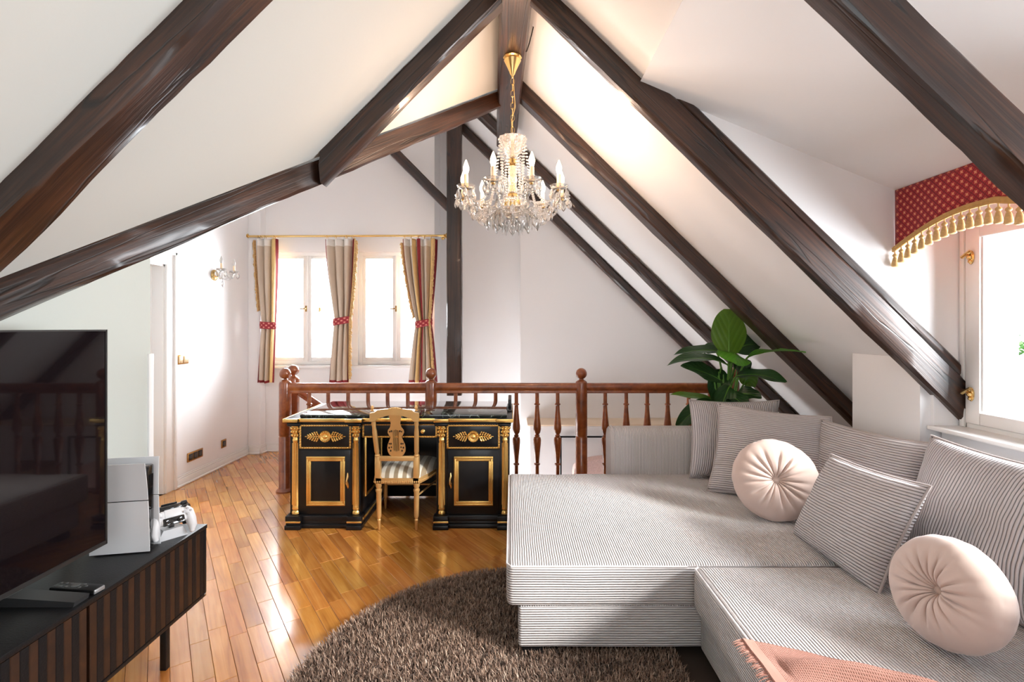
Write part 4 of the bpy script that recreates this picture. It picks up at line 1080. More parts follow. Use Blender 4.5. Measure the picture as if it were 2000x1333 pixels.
# ================================================================== SOFA
CORD = ribbed('grey_corduroy', lin(222, 217, 217), lin(96, 88, 88), .0105, dist=.006)
CORDW = ribbed('grey_wide_corduroy', lin(216, 210, 212), lin(92, 85, 86), .0130, dist=.007)
SOFT = pr('grey_plain_weave', lin(186, 180, 178)[:3], rough=.9, bump=.3, bscale=400, sheen=.1)
def rib_top(n):
    if abs(n.z) > .7: return 0
    return 2
def rib_arm(n): return 0 if abs(n.x) < .7 else 1
def softbox(name, x0, x1, y0, y1, z0, z1, r, mat, parent, rib, crown=.0, nx=24, ny=24, pts_z=6, sag=.0, seed=0):
    """box with rounded edges, slightly crowned top and gentle unevenness"""
    bm = bmesh.new(); bmesh.ops.create_cube(bm, size=1.0)
    for v in bm.verts: v.co = Vector((x0 if v.co.x < 0 else x1, y0 if v.co.y < 0 else y1, z0 if v.co.z < 0 else z1))
    bmesh.ops.bevel(bm, geom=bm.edges[:], offset=r, segments=4, profile=.5, affect='EDGES')
    def cuts(ax, lo, hi, n):
        for k in range(1, n):
            c = lo+(hi-lo)*k/n; co = [0, 0, 0]; no = [0, 0, 0]; co[ax] = c; no[ax] = 1
            bmesh.ops.bisect_plane(bm, geom=bm.verts[:]+bm.edges[:]+bm.faces[:], plane_co=co, plane_no=no)
    cuts(0, x0+r, x1-r, nx); cuts(1, y0+r, y1-r, ny); cuts(2, z0+r, z1-r, pts_z)
    for v in bm.verts:
        u = (v.co.x-x0)/(x1-x0); w = (v.co.y-y0)/(y1-y0); h = (v.co.z-z0)/(z1-z0)
        c = (1-(2*u-1)**4)*(1-(2*w-1)**4)
        v.co.z += crown*max(0, c)*(1 if h > .5 else 0)
        q = v.co*3.1+Vector((seed, 0, 0)); a = .005*noise.noise(q)+.003*noise.noise(v.co*8)
        v.co.z += a*(h > .3); v.co.y += a*.8*(1 if 0 < h < 1 else 0); v.co.x += a*.8
        if sag: v.co.z -= 0
    m = MB(); m.addbm(bm); o = m.build(name, mat, parent, angle=80); boxuv(o, rib); return o
sofa = thing('corner_sofa', 'large pale grey corduroy corner sofa with chaise on the right', 'sofa', (.95, 2.3, 0))
SX0, SY0, SY1 = -.025, 2.105, 3.43
ZS = ZC-1.03
softbox('chaise_cushion', SX0, 1.92, SY0, SY1, .232, ZS, .028, CORD, sofa, rib_top, crown=.012, seed=1)
softbox('chaise_base', SX0+.055, 1.92, SY0+.012, SY1-.02, .052, .236, .014, CORD, sofa, rib_top, seed=2, nx=12, ny=8, pts_z=3)
softbox('seat_cushion', .775, 1.92, .55, SY0-.006, .232, ZS+.003, .035, CORD, sofa, rib_top, crown=.012, seed=3)
softbox('seat_base', .815, 1.92, .56, SY0+.005, .052, .236, .014, CORD, sofa, rib_top, seed=4, nx=10, ny=12, pts_z=3)
softbox('backrest', 1.90, 2.06, .55, SY1+.0, .052, .66, .05, CORD, sofa, lambda n: 1, seed=6, nx=3, ny=16)
# arm with rounded top
m = MB(); ax0, ax1 = .705, 2.06; az = ZC-.715
prof = [(SY1-.0, .052), (SY1-.0, az-.06), (SY1+.012, az-.022), (SY1+.045, az-.0), (SY1+.10, az+.002), (SY1+.16, az-.02), (SY1+.19, az-.07), (SY1+.19, .052)]
N_ = 40
for i in range(N_+1):
    x_ = ax0+.012+(ax1-ax0-.012)*i/N_
    for (yy, zz_) in prof: m.v.append((x_, yy, zz_+.003*noise.noise(Vector((x_*4, yy*4, zz_)))))
k_ = len(prof)
for i in range(N_):
    for j in range(k_-1): m.f.append((i*k_+j, i*k_+j+1, (i+1)*k_+j+1, (i+1)*k_+j)); m.m.append(0)
    m.f.append((i*k_+k_-1, i*k_, (i+1)*k_, (i+1)*k_+k_-1)); m.m.append(0)
arm = m.build('armrest', CORD, sofa, angle=80); boxuv(arm, lambda n: 0)
m = MB(); pe = [(a, b) for a, b in prof]; m.prism(pe, ax0, ax0+.014, 'x'); m.prism([(SY1+.095+(a-SY1-.095)*.93, .06+(b-.06)*.985) for a, b in prof], ax0-.008, ax0+.004, 'x'); o = m.build('arm_front_panel', SOFT, arm)
m = MB(); m.tube([(ax0+.013, a, b) for a, b in prof], .005, n=8); m.build('piping', SOFT, arm)
for (x_, y_) in ((.085, SY0+.07), (.085, SY1-.12), (1.8, SY1-.12), (.87, .65), (1.8, .65)):
    m = MB(); m.box(x_-.05 if x_ > .1 else x_-.04, x_+.05, y_-.04, y_+.04, 0.001, .053, b=.004); m.build('foot', BLACK, sofa)
# seam pipings on the cushions
m = MB(); zt = ZS-.008
m.tube([(SX0+.004, SY1-.02, zt), (SX0+.003, SY0+.03, zt), (SX0+.02, SY0+.004, zt), (.4, SY0+.002, zt+.002), (.76, SY0+.003, zt)], .0045, n=6); m.build('piping', CORD, sofa)
m = MB(); m.tube([(.80, SY0-.012, zt+.004), (.783, SY0-.03, zt+.004), (.779, 1.6, zt+.004), (.780, .6, zt+.004)], .005, n=6); m.build('piping', CORD, sofa)

def pillow(name, label, c4, th, rib, mat, group='corduroy cushions on the sofa', N_=36, push=None, pinch=.15, seed=0, pipe=True, sagtop=.0):
    """c4: bottom-left, bottom-right, top-right, top-left world points seen from the front"""
    BL, BR, TR, TL = [Vector(p) for p in c4]
    loc = (BL+BR)/2
    t = thing(name, label, 'cushion', loc, 0, group)
    W_ = ((BR-BL).length+(TR-TL).length)/2; Hh = ((TL-BL).length+(TR-BR).length)/2
    nrm = (BR-BL).cross(TL-BL).normalized()
    vs = []; uvs = []
    def pt(u, v, s):
        a = 2*u-1; b = 2*v-1
        # edges curve inwards between the corners
        ia = pinch*.5*(1-b*b)*a*(abs(a)); ib = pinch*.5*(1-a*a)*b*(abs(b))
        uu = u-ia*.5; vv_ = v-ib*.5
        p = BL*(1-uu)*(1-vv_)+BR*uu*(1-vv_)+TR*uu*vv_+TL*(1-uu)*vv_
        prof = (max(0, 1-a**4)*max(0, 1-b**4))**.55
        prof2 = (max(0, 1-a*a)*max(0, 1-b*b))**.5
        k = .55*prof+.45*prof2
        bulge = 1+.25*(-b)*(1-abs(a))
        w = .010*noise.noise(Vector((u*3+seed, v*3, s)))+.006*noise.noise(Vector((u*8+seed*2, v*8, s)))
        return p+nrm*(s*(th/2)*k*bulge+w*k)+Vector((0, 0, -sagtop*(1-a*a)*max(0, b)))
    m = MB(); idx = {}
    for s in (1, -1):
        for i in range(N_+1):
            for j in range(N_+1):
                e = i in (0, N_) or j in (0, N_)
                if e and s == -1: idx[(s, i, j)] = idx[(1, i, j)]; continue
                idx[(s, i, j)] = len(m.v); p = pt(i/N_, j/N_, s); m.v.append(tuple(p)); uvs.append((i/N_*W_, j/N_*Hh))
        for i in range(N_):
            for j in range(N_):
                f = (idx[s, i, j], idx[s, i+1, j], idx[s, i+1, j+1], idx[s, i, j+1]); m.f.append(f if s == 1 else f[::-1]); m.m.append(0)
    o = m.build('cover', mat, t, recalc=False, angle=180)
    uvl = o.data.uv_layers.new(name='UVMap')
    for l in o.data.loops:
        u, v = uvs[l.vertex_index]; uvl.data[l.index].uv = (u, v) if rib == 'v' else (v, u)
    if pipe:
        m = MB(); ring = []
        for k in range(N_): ring.append(pt(k/N_, 0, 0))
        for k in range(N_): ring.append(pt(1, k/N_, 0))
        for k in range(N_): ring.append(pt(1-k/N_, 1, 0))
        for k in range(N_): ring.append(pt(0, 1-k/N_, 0))
        m.tube(ring, .0055, n=6, closed=True); m.build('piping', mat_pipe, t)
    return t
mat_pipe = pr('grey_cushion_piping', lin(178, 170, 168)[:3], rough=.85, bump=.5, bscale=500)
zs = ZS+.012
# back row
pillow('cushion', 'upright grey corduroy cushion with vertical ribs leaning on the armrest in front of the plant',
       [(1.205, 3.30, zs), (1.80, 3.30, zs), (1.845, 3.36, zs+.515), (1.23, 3.375, zs+.515)], .17, 'v', CORDW, seed=1)
pillow('cushion', 'wide pale corduroy cushion with horizontal ribs behind the left round cushion',
       [(1.215, 3.035, zs), (1.80, 2.62, zs), P(1624, 815, 2.90), P(1404, 788, 3.18)], .20, 'h', CORDW, seed=2, N_=40)
pillow('cushion', 'grey corduroy cushion with horizontal ribs against the wall behind the square front cushion',
       [(1.76, 2.80, zs), (1.80, 2.20, zs), P(1832, 868, 2.28), P(1604, 820, 2.86)], .20, 'h', CORDW, seed=3, N_=40)
pillow('cushion', 'large dark-shaded corduroy cushion with upright curving ribs under the window',
       [(1.74, 2.20, zs), (1.72, 1.52, zs), (1.93, 1.56, zs+.525), (1.915, 2.22, zs+.525)], .22, 'v', CORDW, seed=4, N_=40)
pillow('cushion', 'corduroy cushion at the right edge behind the right round cushion',
       [(1.70, 1.50, zs), (1.62, .93, zs), (1.83, .95, zs+.48), (1.84, 1.49, zs+.48)], .22, 'v', CORDW, seed=5, N_=40)
pillow('cushion', 'square grey corduroy cushion standing on edge between the two round cushions',
       [(1.395, 2.42, zs-.012), (1.40, 1.86, zs-.012), P(1818, 950, 1.86), P(1624, 888, 2.32)], .17, 'h', CORDW, seed=6, N_=44, pinch=.12)

VEL, nt, bb = mat_new('blush_velvet'); bb.inputs['Base Color'].default_value = lin(202, 180, 170); bb.inputs['Roughness'].default_value = .75; bb.inputs['Sheen Weight'].default_value = .35
def round_cushion(label, c, R_, th, nrm, seed, roll=0, button=True):
    t = thing('round_cushion', label, 'cushion', c, 0, 'round blush cushions on the sofa')
    nrm = Vector(nrm).normalized(); M = nrm.to_track_quat('Z', 'Y').to_matrix().to_4x4(); M.translation = c
    rg = random.Random(seed); nc = 17; cre = [(2*PI*(k+rg.uniform(-.3, .3))/nc, rg.uniform(.45, 1)) for k in range(nc)]
    NR, NT = 26, 176; m = MB()
    def prof(t_):      # t_ from 0 (centre top) to 1 (rim equator)
        r = math.sin(t_*PI/2)**.85
        z = (max(0, 1-r**2.6))**.5
        z *= 1-.78*math.exp(-(r/.16)**1.3)
        return r, z
    def vert(t_, a, s):
        r, z = prof(t_); cr = 0
        for ca, st in cre:
            d = (a-ca+PI) % (2*PI)-PI; wd = .035+.05*r; cr += st*math.exp(-(d/wd)**2)
        dep = cr*.020*math.exp(-((r-.30)/.34)**2)*(1+.2*noise.noise(Vector((a*2, r*5, seed))))
        wv = .006*noise.noise(Vector((math.cos(a)*2.4, math.sin(a)*2.4, seed+r*2)))
        rr = R_*r*(1+.018*noise.noise(Vector((math.cos(a)*1.7, math.sin(a)*1.7, seed*3)))); zz_ = s*(z*th/2-dep*(z > .05)+wv*z)
        rr -= .0025*cr*(t_ > .8)
        return M @ Vector((rr*math.cos(a), rr*math.sin(a), zz_))
    for s in (1, -1):
        o_ = len(m.v); m.v.append(tuple(vert(0, 0, s)))
        for i in range(1, NR+1):
            for k in range(NT): m.v.append(tuple(vert(i/NR, 2*PI*k/NT, s)))
        for k in range(NT): f = (o_, o_+1+k, o_+1+(k+1) % NT); m.f.append(f if s == 1 else f[::-1]); m.m.append(0)
        for i in range(1, NR):
            for k in range(NT):
                a_ = o_+1+(i-1)*NT; f = (a_+k, a_+NT+k, a_+NT+(k+1) % NT, a_+(k+1) % NT); m.f.append(f if s == 1 else f[::-1]); m.m.append(0)
    m.build('cover', VEL, t, recalc=False, angle=180)
    if button:
        m = MB(); zb = th/2*prof(0)[1]; m.sph((0, 0, zb+.012), (.020, .020, .011), 20, 10, M=M); m.build('button', VEL, t)
round_cushion('round blush velvet cushion with a centre button facing the camera', (1.405, 2.60, ZS+.215), .212, .15, (-.30, -.92, .30), 3)
round_cushion('round blush velvet cushion nearest the camera with its puckered centre turned left', (1.385, 1.545, ZS+.188), .170, .19, (-1.0, -.22, .27), 8)

# throw blanket
THR, nt, bb = mat_new('terracotta_waffle_weave')
uv = N(nt, 'ShaderNodeUVMap'); w1 = N(nt, 'ShaderNodeTexVoronoi'); w1.inputs['Scale'].default_value = 150; w1.inputs['Randomness'].default_value = 0.0; w1.distance = 'CHEBYCHEV'
nt.links.new(uv.outputs[0], w1.inputs['Vector']); r_ = ramp(nt, w1.outputs['Distance'], [(.0, lin(118, 76, 64)), (.25, lin(164, 116, 102)), (.6, lin(186, 142, 128))])
nt.links.new(r_.outputs[0], bb.inputs['Base Color']); bp = N(nt, 'ShaderNodeBump'); bp.inputs['Strength'].default_value = 1; bp.inputs['Distance'].default_value = .003; nt.links.new(w1.outputs['Distance'], bp.inputs['Height']); nt.links.new(bp.outputs[0], bb.inputs['Normal']); bb.inputs['Roughness'].default_value = .9
thr = thing('throw_blanket', 'terracotta waffle-weave throw with a fringed edge lying on the sofa seat', 'blanket', (1.0, 1.35, ZS))
def thr_pt(s, v):
    """s along the top edge 0..1, v away from it towards the camera 0..1"""
    e0 = Vector((.742, 1.572)); e1 = Vector((1.03, 1.475)); e2 = Vector((1.36, 1.27))
    e = e0*(1-s)**2+e1*2*s*(1-s)+e2*s*s
    d = Vector((.00+.20*s, -1)).normalized()
    q = e+d*v*.75
    f1 = .034*math.exp(-((v-.13-.20*(s-.45)**2)/.055)**2)*max(0, math.sin(PI*min(1, max(0, (s-.10)/.9))))**.6
    f2 = .022*math.exp(-((v-.34+.3*(s-.3))/.06)**2)
    f3 = .016*math.exp(-((v-.55-.2*s)/.05)**2)
    z = ZS+.020+f1*1.6+f2+f3+.004*noise.noise(Vector((s*7, v*9, 2)))
    if q.x < .73: z -= (.73-q.x)*1.2
    return Vector((q.x, q.y, z))
m = MB(); NS, NV = 90, 90; uvs = []
for i in range(NS+1):
    for j in range(NV+1):
        m.v.append(tuple(thr_pt(i/NS, j/NV))); uvs.append((i/NS*.75, j/NV*.75))
for i in range(NS):
    for j in range(NV): m.f.append((i*(NV+1)+j, (i+1)*(NV+1)+j, (i+1)*(NV+1)+j+1, i*(NV+1)+j+1)); m.m.append(0)
o = m.build('cloth', THR, thr, angle=180); uvl = o.data.uv_layers.new(name='UVMap')
for l in o.data.loops: uvl.data[l.index].uv = uvs[l.vertex_index]
sm = o.modifiers.new('thickness', 'SOLIDIFY'); sm.thickness = .005; sm.offset = 1
m = MB(); FR = pr('terracotta_yarn', lin(180, 132, 118)[:3], rough=.9)
for k in range(210):
    v = k/210*.98; a = thr_pt(0, v); r1 = Vector((random.uniform(-.034, -.018), random.uniform(-.006, .008), random.uniform(-.012, -.002)))
    m.tube([a+Vector((.004, 0, .002)), a+r1*.5+Vector((0, 0, .003)), a+r1], [.0016, .0014, .0008], n=4)
o = m.build('fringe', FR, thr); o['kind'] = 'stuff'
m = MB()
for j in range(40):
    pass
band = [[thr_pt(s_, j/60) + Vector((0, 0, .0065)) for j in range(61)] for s_ in (.006, .034, .058)]
for a_, b_ in ((0, 1), (1, 2)):
    for j in range(60): m.add([band[a_][j], band[b_][j], band[b_][j+1], band[a_][j+1]], [(0, 1, 2, 3)])
m.build('hem_band', FR, thr, angle=180)

# ================================================================== CURTAINS
YCU = 5.545
cp = lambda px: (px-1000)/F*YCU
czz = lambda py: ZC+(640-py)/F*YCU
rod = thing('curtain_rod', 'long thin brass curtain rod with finials above the gable windows', 'curtain rod', (cp(675), YCU, czz(461)))
m = MB(); m.tube([(cp(484), YCU, czz(462)), (cp(868), YCU, czz(460.5))], .0125, n=14); m.build('pole', BRASS, rod)
for px, s in ((481, -1), (871, 1)):
    m = MB(); m.lathe([(.013, 0), (.026, .004), (.015, .012), (.024, .020), (.036, .032), (.034, .044), (.018, .053), (.010, .056)], n=16, M=Matrix.Translation((cp(px)-s*.025, YCU, czz(461))) @ Matrix.Rotation(s*PI/2, 4, 'Y')); m.build('finial', BRASS, rod)
for px in (492, 862):
    m = MB(); m.tube([(cp(px), YCU, czz(461)), (cp(px), YG-.005 if px < 800 else YG-.005, czz(461))], .008); m.lathe([(.022, 0), (.022, .006), (.012, .01)], n=14, M=Matrix.Translation((cp(px), YG if px < 800 else YG, czz(461))) @ Matrix.Rotation(PI/2, 4, 'X')); m.build('bracket', BRASS, rod)
CUB = pr('beige_curtain_cloth', lin(206, 190, 172)[:3], rough=.85, bump=.2, bscale=300, var=.05)
REDP = pattern_red('red_patterned_cloth', lin(170, 56, 66), lin(224, 160, 140), lin(140, 34, 46), 22)
REDE = pr('red_curtain_border', lin(138, 38, 44)[:3], rough=.8, var=.3, vscale=60)
GLIN = pr('gold_curtain_lining', lin(226, 192, 128)[:3], rough=.6, var=.15, vscale=20)
SHEER = pr('white_heading_tape', lin(232, 228, 222)[:3], rough=.8)
FRG = pr('gold_fringe_yarn', lin(208, 172, 118)[:3], rough=.7, var=.35, vscale=90)
def curtain(label, xt0, xt1, xm0, xm1, xb0, xb1, ytie, folds, bands, fringes, rings, seed):
    """widths in photo pixels at top, tie-back and bottom; bands: list of (u0,u1,matindex)"""
    t = thing('curtain', label, 'curtain', (cp((xt0+xt1)/2), YCU, czz(748)), 0, 'tied curtains at the gable windows')
    ZT, ZB_, ZM = czz(467), czz(748), czz(ytie)
    nu, nv = 90, 60; m = MB()
    def edge(v):
        z = ZT+(ZB_-ZT)*v; vm = (ZM-ZT)/(ZB_-ZT)
        if v < vm: k = v/vm; k = k**1.5; a = xt0+(xm0-xt0)*k; b = xt1+(xm1-xt1)*k
        else: k = (v-vm)/(1-vm); k = k**.7; a = xm0+(xb0-xm0)*k; b = xm1+(xb1-xm1)*k
        return a, b, z
    def pt(u, v):
        a, b, z = edge(v); x = cp(a+(b-a)*u); w = cp(b)-cp(a)
        amp = .020+.016*min(1, w/.3); ph = u*folds*2*PI+seed+.5*math.sin(v*3+seed)
        y = YCU-.0+amp*math.sin(ph)+.006*math.sin(ph*2.3+v*4)
        return Vector((x+.004*math.cos(ph), y, z+.006*math.sin(u*PI*folds)*(v > .98)))
    for j in range(nv+1):
        for i in range(nu+1): m.v.append(tuple(pt(i/nu, j/nv)))
    for j in range(nv):
        for i in range(nu):
            u = (i+.5)/nu; v = j/nv; mi = 0
            for a, b, k in bands:
                if a <= u < b: mi = k
            if v < .045 and mi == 0: mi = 3
            if v > .975 and mi == 0: mi = 1
            m.f.append((j*(nu+1)+i, j*(nu+1)+i+1, (j+1)*(nu+1)+i+1, (j+1)*(nu+1)+i)); m.m.append(mi)
    o = m.build('drape', [CUB, REDE, GLIN, SHEER], t, angle=180, recalc=False)
    s = o.modifiers.new('cloth', 'SOLIDIFY'); s.thickness = .003
    # tie-back band
    a, b, z = edge((ZM-ZT)/(ZB_-ZT)); x0, x1 = cp(a)-.010, cp(b)+.012; xc, hw = (x0+x1)/2, (x1-x0)/2
    m = MB(); nn = 40; uvs = []
    for k in range(nn):
        an = 2*PI*k/nn
        for h_ in (-.040, -.02, 0, .02, .040):
            bul = 1+.06*math.cos(h_*30); m.v.append((xc+hw*bul*math.cos(an), YCU+.052*bul*math.sin(an), ZM+h_+.018*math.cos(an)*(1 if seed > 1 else -.3))); uvs.append((an/(2*PI)*.45, h_))
    for k in range(nn):
        for q in range(4): m.f.append((k*5+q, ((k+1) % nn)*5+q, ((k+1) % nn)*5+q+1, k*5+q+1)); m.m.append(0)
    o = m.build('tieback', REDP, t, angle=180); uvl = o.data.uv_layers.new(name='UVMap')
    for l in o.data.loops: uvl.data[l.index].uv = uvs[l.vertex_index]
    s = o.modifiers.new('cloth', 'SOLIDIFY'); s.thickness = .004
    # fringe of little tassels along the edges
    for (side, v0, v1, off) in fringes:
        m = MB(); n_ = int((v1-v0)*1.66/.017)
        for k in range(n_):
            v = v0+(v1-v0)*k/n_; p = pt(side, v)+Vector((0, -.012, 0)); sx_ = off+random.uniform(-.004, .004)
            m.tube([p, p+Vector((sx_*1.0, -.006, -.004)), p+Vector((sx_*1.8, -.006, -.022))], [.006, .014, .006], n=5)
        m.tube([pt(side, v0+(v1-v0)*k/30)+Vector((0, -.012, 0)) for k in range(31)], .006, n=5)
        o = m.build('fringe', FRG, t); o['kind'] = 'stuff'
    for px in rings:
        m = MB(); c = Vector((cp(px), YCU, czz(463))); m.tube([c+Vector((0, .021*math.cos(a_), .021*math.sin(a_)-.006)) for a_ in [2*PI*k/16 for k in range(16)]], .003, n=6, closed=True); m.build('ring', BRASS, t)
curtain('left beige curtain with gold lining showing, tied with a red band', 497, 541, 510, 537, 502, 534, 636, 3.0, [(0, .14, 1), (.14, .24, 0), (.76, .95, 2), (.95, 1.01, 1)], [(0, .01, .50, -.014)], (505, 510, 518, 536), .4)
curtain('middle beige curtain hanging between the two windows, tied with a red band', 634, 697, 653, 685, 641, 684, 627, 3.5, [(0, .05, 1), (.83, .96, 1), (.96, 1.01, 2)], [(1, .02, .97, .016)], (639, 656, 677, 690), 1.3)
curtain('right wider beige curtain with red and gold edges beside the dark post', 787, 855, 813, 842, 797, 854, 632, 5.0, [(0, .05, 1), (.27, .34, 2), (.42, .50, 1), (.80, .91, 2), (.91, 1.01, 1)], [(0, .03, .55, -.014), (.88, .0, .97, .010)], (790, 803, 817, 829, 842), 2.2)

# ================================================================== VALANCE over the dormer window
VX = 1.885; vy0, vy1 = 1.30, YB-.006
val = thing('window_valance', 'red patterned window valance with gold tassel fringe above the dormer window', 'valance', (VX, 2.0, ZC+.68))
zt_ = zd(VX)-.004
vbot = lambda y: ZC+.315+.165*min(1, max(0, (vy1-y)/.44))**.75 if y > vy1-.44 else ZC+.48-.02*math.sin((vy1-.44-y)*8)
def vb(y):
    t_ = (vy1-y)
    if t_ < .50: return ZC+.385+.115*math.sin(PI/2*min(1, t_/.42))
    return ZC+.50-.045*math.sin(min(1, (t_-.50)/.25)*PI/2)*1.0
VPAT = pattern_red('red_star_brocade', lin(166, 36, 44), lin(222, 140, 104), lin(122, 18, 30), 25.0)
m = MB(); n_ = 44; uvs = []
for i in range(n_+1):
    y = vy1-(vy1-vy0)*i/n_
    for j in range(9):
        z = zt_+(vb(y)-zt_)*j/8; m.v.append((VX+.006*math.sin(i*.5)*(j/8), y, z)); uvs.append((y, z))
for i in range(n_):
    for j in range(8): m.f.append((i*9+j, (i+1)*9+j, (i+1)*9+j+1, i*9+j+1)); m.m.append(0)
o = m.build('fabric', VPAT, val, angle=180, recalc=False); uvl = o.data.uv_layers.new(name='UVMap')
for l in o.data.loops: uvl.data[l.index].uv = uvs[l.vertex_index]
s = o.modifiers.new('cloth', 'SOLIDIFY'); s.thickness = .012; s.offset = 1
m = MB(); m.tube([(VX-.006, vy1-(vy1-vy0)*k/60, vb(vy1-(vy1-vy0)*k/60)) for k in range(61)], .011, n=8); gm = pr('gold_braid', lin(206, 162, 96)[:3], rough=.6, bump=.8, bscale=300, var=.2, vscale=80)
m.tube([(VX-.010, vy1-(vy1-vy0)*k/60, vb(vy1-(vy1-vy0)*k/60)-.010) for k in range(61)], .007, n=6); m.build('braid', gm, val)
y = vy1-.012; k = 0; tas = None
while y > vy0+.02:
    if tas is None:
        m = MB(); m.tube([(0, 0, 0), (0, 0, -.018)], .003, n=6); m.lathe([(.004, -.016), (.010, -.022), (.011, -.028), (.006, -.034), (.009, -.040), (.0135, -.062), (.015, -.078), (.010, -.082)], n=10); o = m.build('tassel', FRG, val, local=True); tas = o.data
    else: o = bpy.data.objects.new('tassel', tas); COL.objects.link(o); o.parent = val
    o.location = Vector((VX-.010, y, vb(y)-.012))-val.location
    y -= .039; k += 1

# ================================================================== CHANDELIER
CX0, CY0 = .003, 2.87
CRY, nt, bb = mat_new('cut_crystal'); bb.inputs['Base Color'].default_value = (1, .985, .96, 1); bb.inputs['Roughness'].default_value = .02; bb.inputs['Transmission Weight'].default_value = .78; bb.inputs['IOR'].default_value = 1.5; bb.inputs['Coat Weight'].default_value = .3
CAND = pr('ivory_candle_sleeve', lin(248, 222, 186)[:3], rough=.5)
BULB = pr('lit_bulb', (1, .85, .6), rough=.3, emit=(1.0, .80, .50), es=9.0)
chd = thing('chandelier', 'gold and crystal chandelier with lit candle bulbs hanging from the ridge beam', 'chandelier', (CX0, CY0, ZC+.56))
cxy = lambda r, a: (CX0+r*math.sin(a), CY0-r*math.cos(a))
m = MB(); m.lathe([(.052, 1.60), (.054, 1.592), (.046, 1.585), (.050, 1.575), (.040, 1.555), (.028, 1.53), (.018, 1.508), (.014, 1.495), (.006, 1.485), (.005, 1.475)], (CX0, CY0, ZC), n=24, scal=lambda a: 1+.03*math.cos(8*a)); m.build('ceiling_rose', BRASS, chd)
m = MB(); zc_ = 1.475; k = 0
while zc_ > 1.145:
    ring = [Vector((CX0+(.011*math.cos(t_) if k % 2 == 0 else 0), CY0+(.011*math.cos(t_) if k % 2 else 0), ZC+zc_-.021+.021*math.sin(t_))) for t_ in [2*PI*q/14 for q in range(14)]]
    m.tube(ring, .0022, n=5, closed=True); zc_ -= .036; k += 1
m.tube([(CX0+.004, CY0, ZC+1.48), (CX0+.010, CY0, ZC+1.38), (CX0+.016, CY0-.004, ZC+1.30), (CX0-.006, CY0, ZC+1.22), (CX0, CY0, ZC+1.12)], .0022, n=6)
o = m.build('chain', BRASS, chd); o['kind'] = 'stuff'
m = MB(); m.lathe([(.014, 1.00), (.03, 1.012), (.052, 1.04), (.068, 1.085), (.078, 1.115), (.074, 1.118), (.062, 1.085), (.046, 1.045), (.026, 1.02), (.01, 1.01)], (CX0, CY0, ZC), n=40, scal=lambda a: 1+.05*abs(math.cos(5*a))); m.build('top_bowl', CRY, chd)
m = MB(); m.lathe([(.008, 1.14), (.010, 1.0), (.024, .99), (.030, .965), (.014, .955), (.012, .80), (.030, .785), (.045, .76), (.052, .73), (.045, .70), (.028, .68), (.010, .66)], (CX0, CY0, ZC), n=24); m.build('stem', BRASS, chd)
m = MB(); m.lathe([(.020, .95), (.028, .93), (.022, .90), (.030, .87), (.022, .84), (.032, .81), (.024, .79)], (CX0, CY0, ZC), n=18); m.build('glass_baluster', CRY, chd)
m = MB(); m.lathe([(.012, .62), (.05, .625), (.095, .65), (.12, .685), (.115, .69), (.09, .66), (.05, .64), (.012, .635)], (CX0, CY0, ZC), n=40, scal=lambda a: 1+.05*abs(math.cos(6*a))); m.build('lower_bowl', CRY, chd)
NA = 9; RA = .300
arm_me = {}
def child(me_name, fn, mat, parent, loc, rz=0.0, sc_=1.0):
    if me_name not in arm_me:
        m = MB(); fn(m); o = m.build(me_name.split('#')[0], mat, parent, local=True); arm_me[me_name] = o.data
    else: o = bpy.data.objects.new(me_name.split('#')[0], arm_me[me_name]); COL.objects.link(o); o.parent = parent
    o.location = loc; o.rotation_euler = (0, 0, rz); o.scale = (sc_,)*3; return o
def f_arm(m):
    pts = []
    for k in range(25):
        t_ = k/24; r = .035+(RA-.035)*t_; z = .18-.16*math.sin(min(1, t_*1.55)*PI/2)+.20*max(0, t_-.42)**1.4*1.05/.466
        pts.append(Vector((r, 0, z)))
    # twisted rope glass
    m.tube(pts, [.0075+.0015*math.sin(k*2.2) for k in range(25)], n=8)
    f_arm.end = pts[-1].z
def f_dish(m): m.lathe([(.010, 0), (.022, .003), (.040, .012), (.050, .024), (.047, .026), (.036, .016), (.018, .009), (.008, .009)], n=24, scal=lambda a: 1+.06*abs(math.cos(5*a)))
def f_cup(m): m.lathe([(.004, -.016), (.010, -.012), (.014, -.004), (.014, .006), (.013, .012)], n=14)
def f_sleeve(m): m.lathe([(.0125, 0), (.0125, .070), (.0115, .074), (.004, .074)], n=14)
def f_bulb(m): m.lathe([(.009, 0), (.0125, .012), (.0165, .028), (.0165, .040), (.012, .056), (.006, .072), (.0018, .082)], n=14)
def f_drop(m):  # faceted pendeloque: octagonal flattened almond
    prof = [(.0015, 0), (.008, -.008), (.0155, -.022), (.0175, -.032), (.014, -.044), (.007, -.055), (.001, -.060)]
    m.lathe(prof, n=8); m.v = [(x, y*.42, z) for x, y, z in m.v]; m.sph((0, 0, .008), .0065, 8, 6)
def f_spear(m):
    m.lathe([(.001, 0), (.006, -.008), (.008, -.02), (.004, -.055), (.0008, -.075)], n=6); m.sph((0, 0, .007), .006, 8, 6)
beads = MB()
def garland(p, q, sag, n_, r=.006):
    p, q = Vector(p), Vector(q)
    for k in range(n_+1):
        t_ = k/n_; c = p.lerp(q, t_); c.z -= sag*4*t_*(1-t_); beads.sph(c, r, 6, 4)
rg = random.Random(4); base = chd.location
z0c = .0
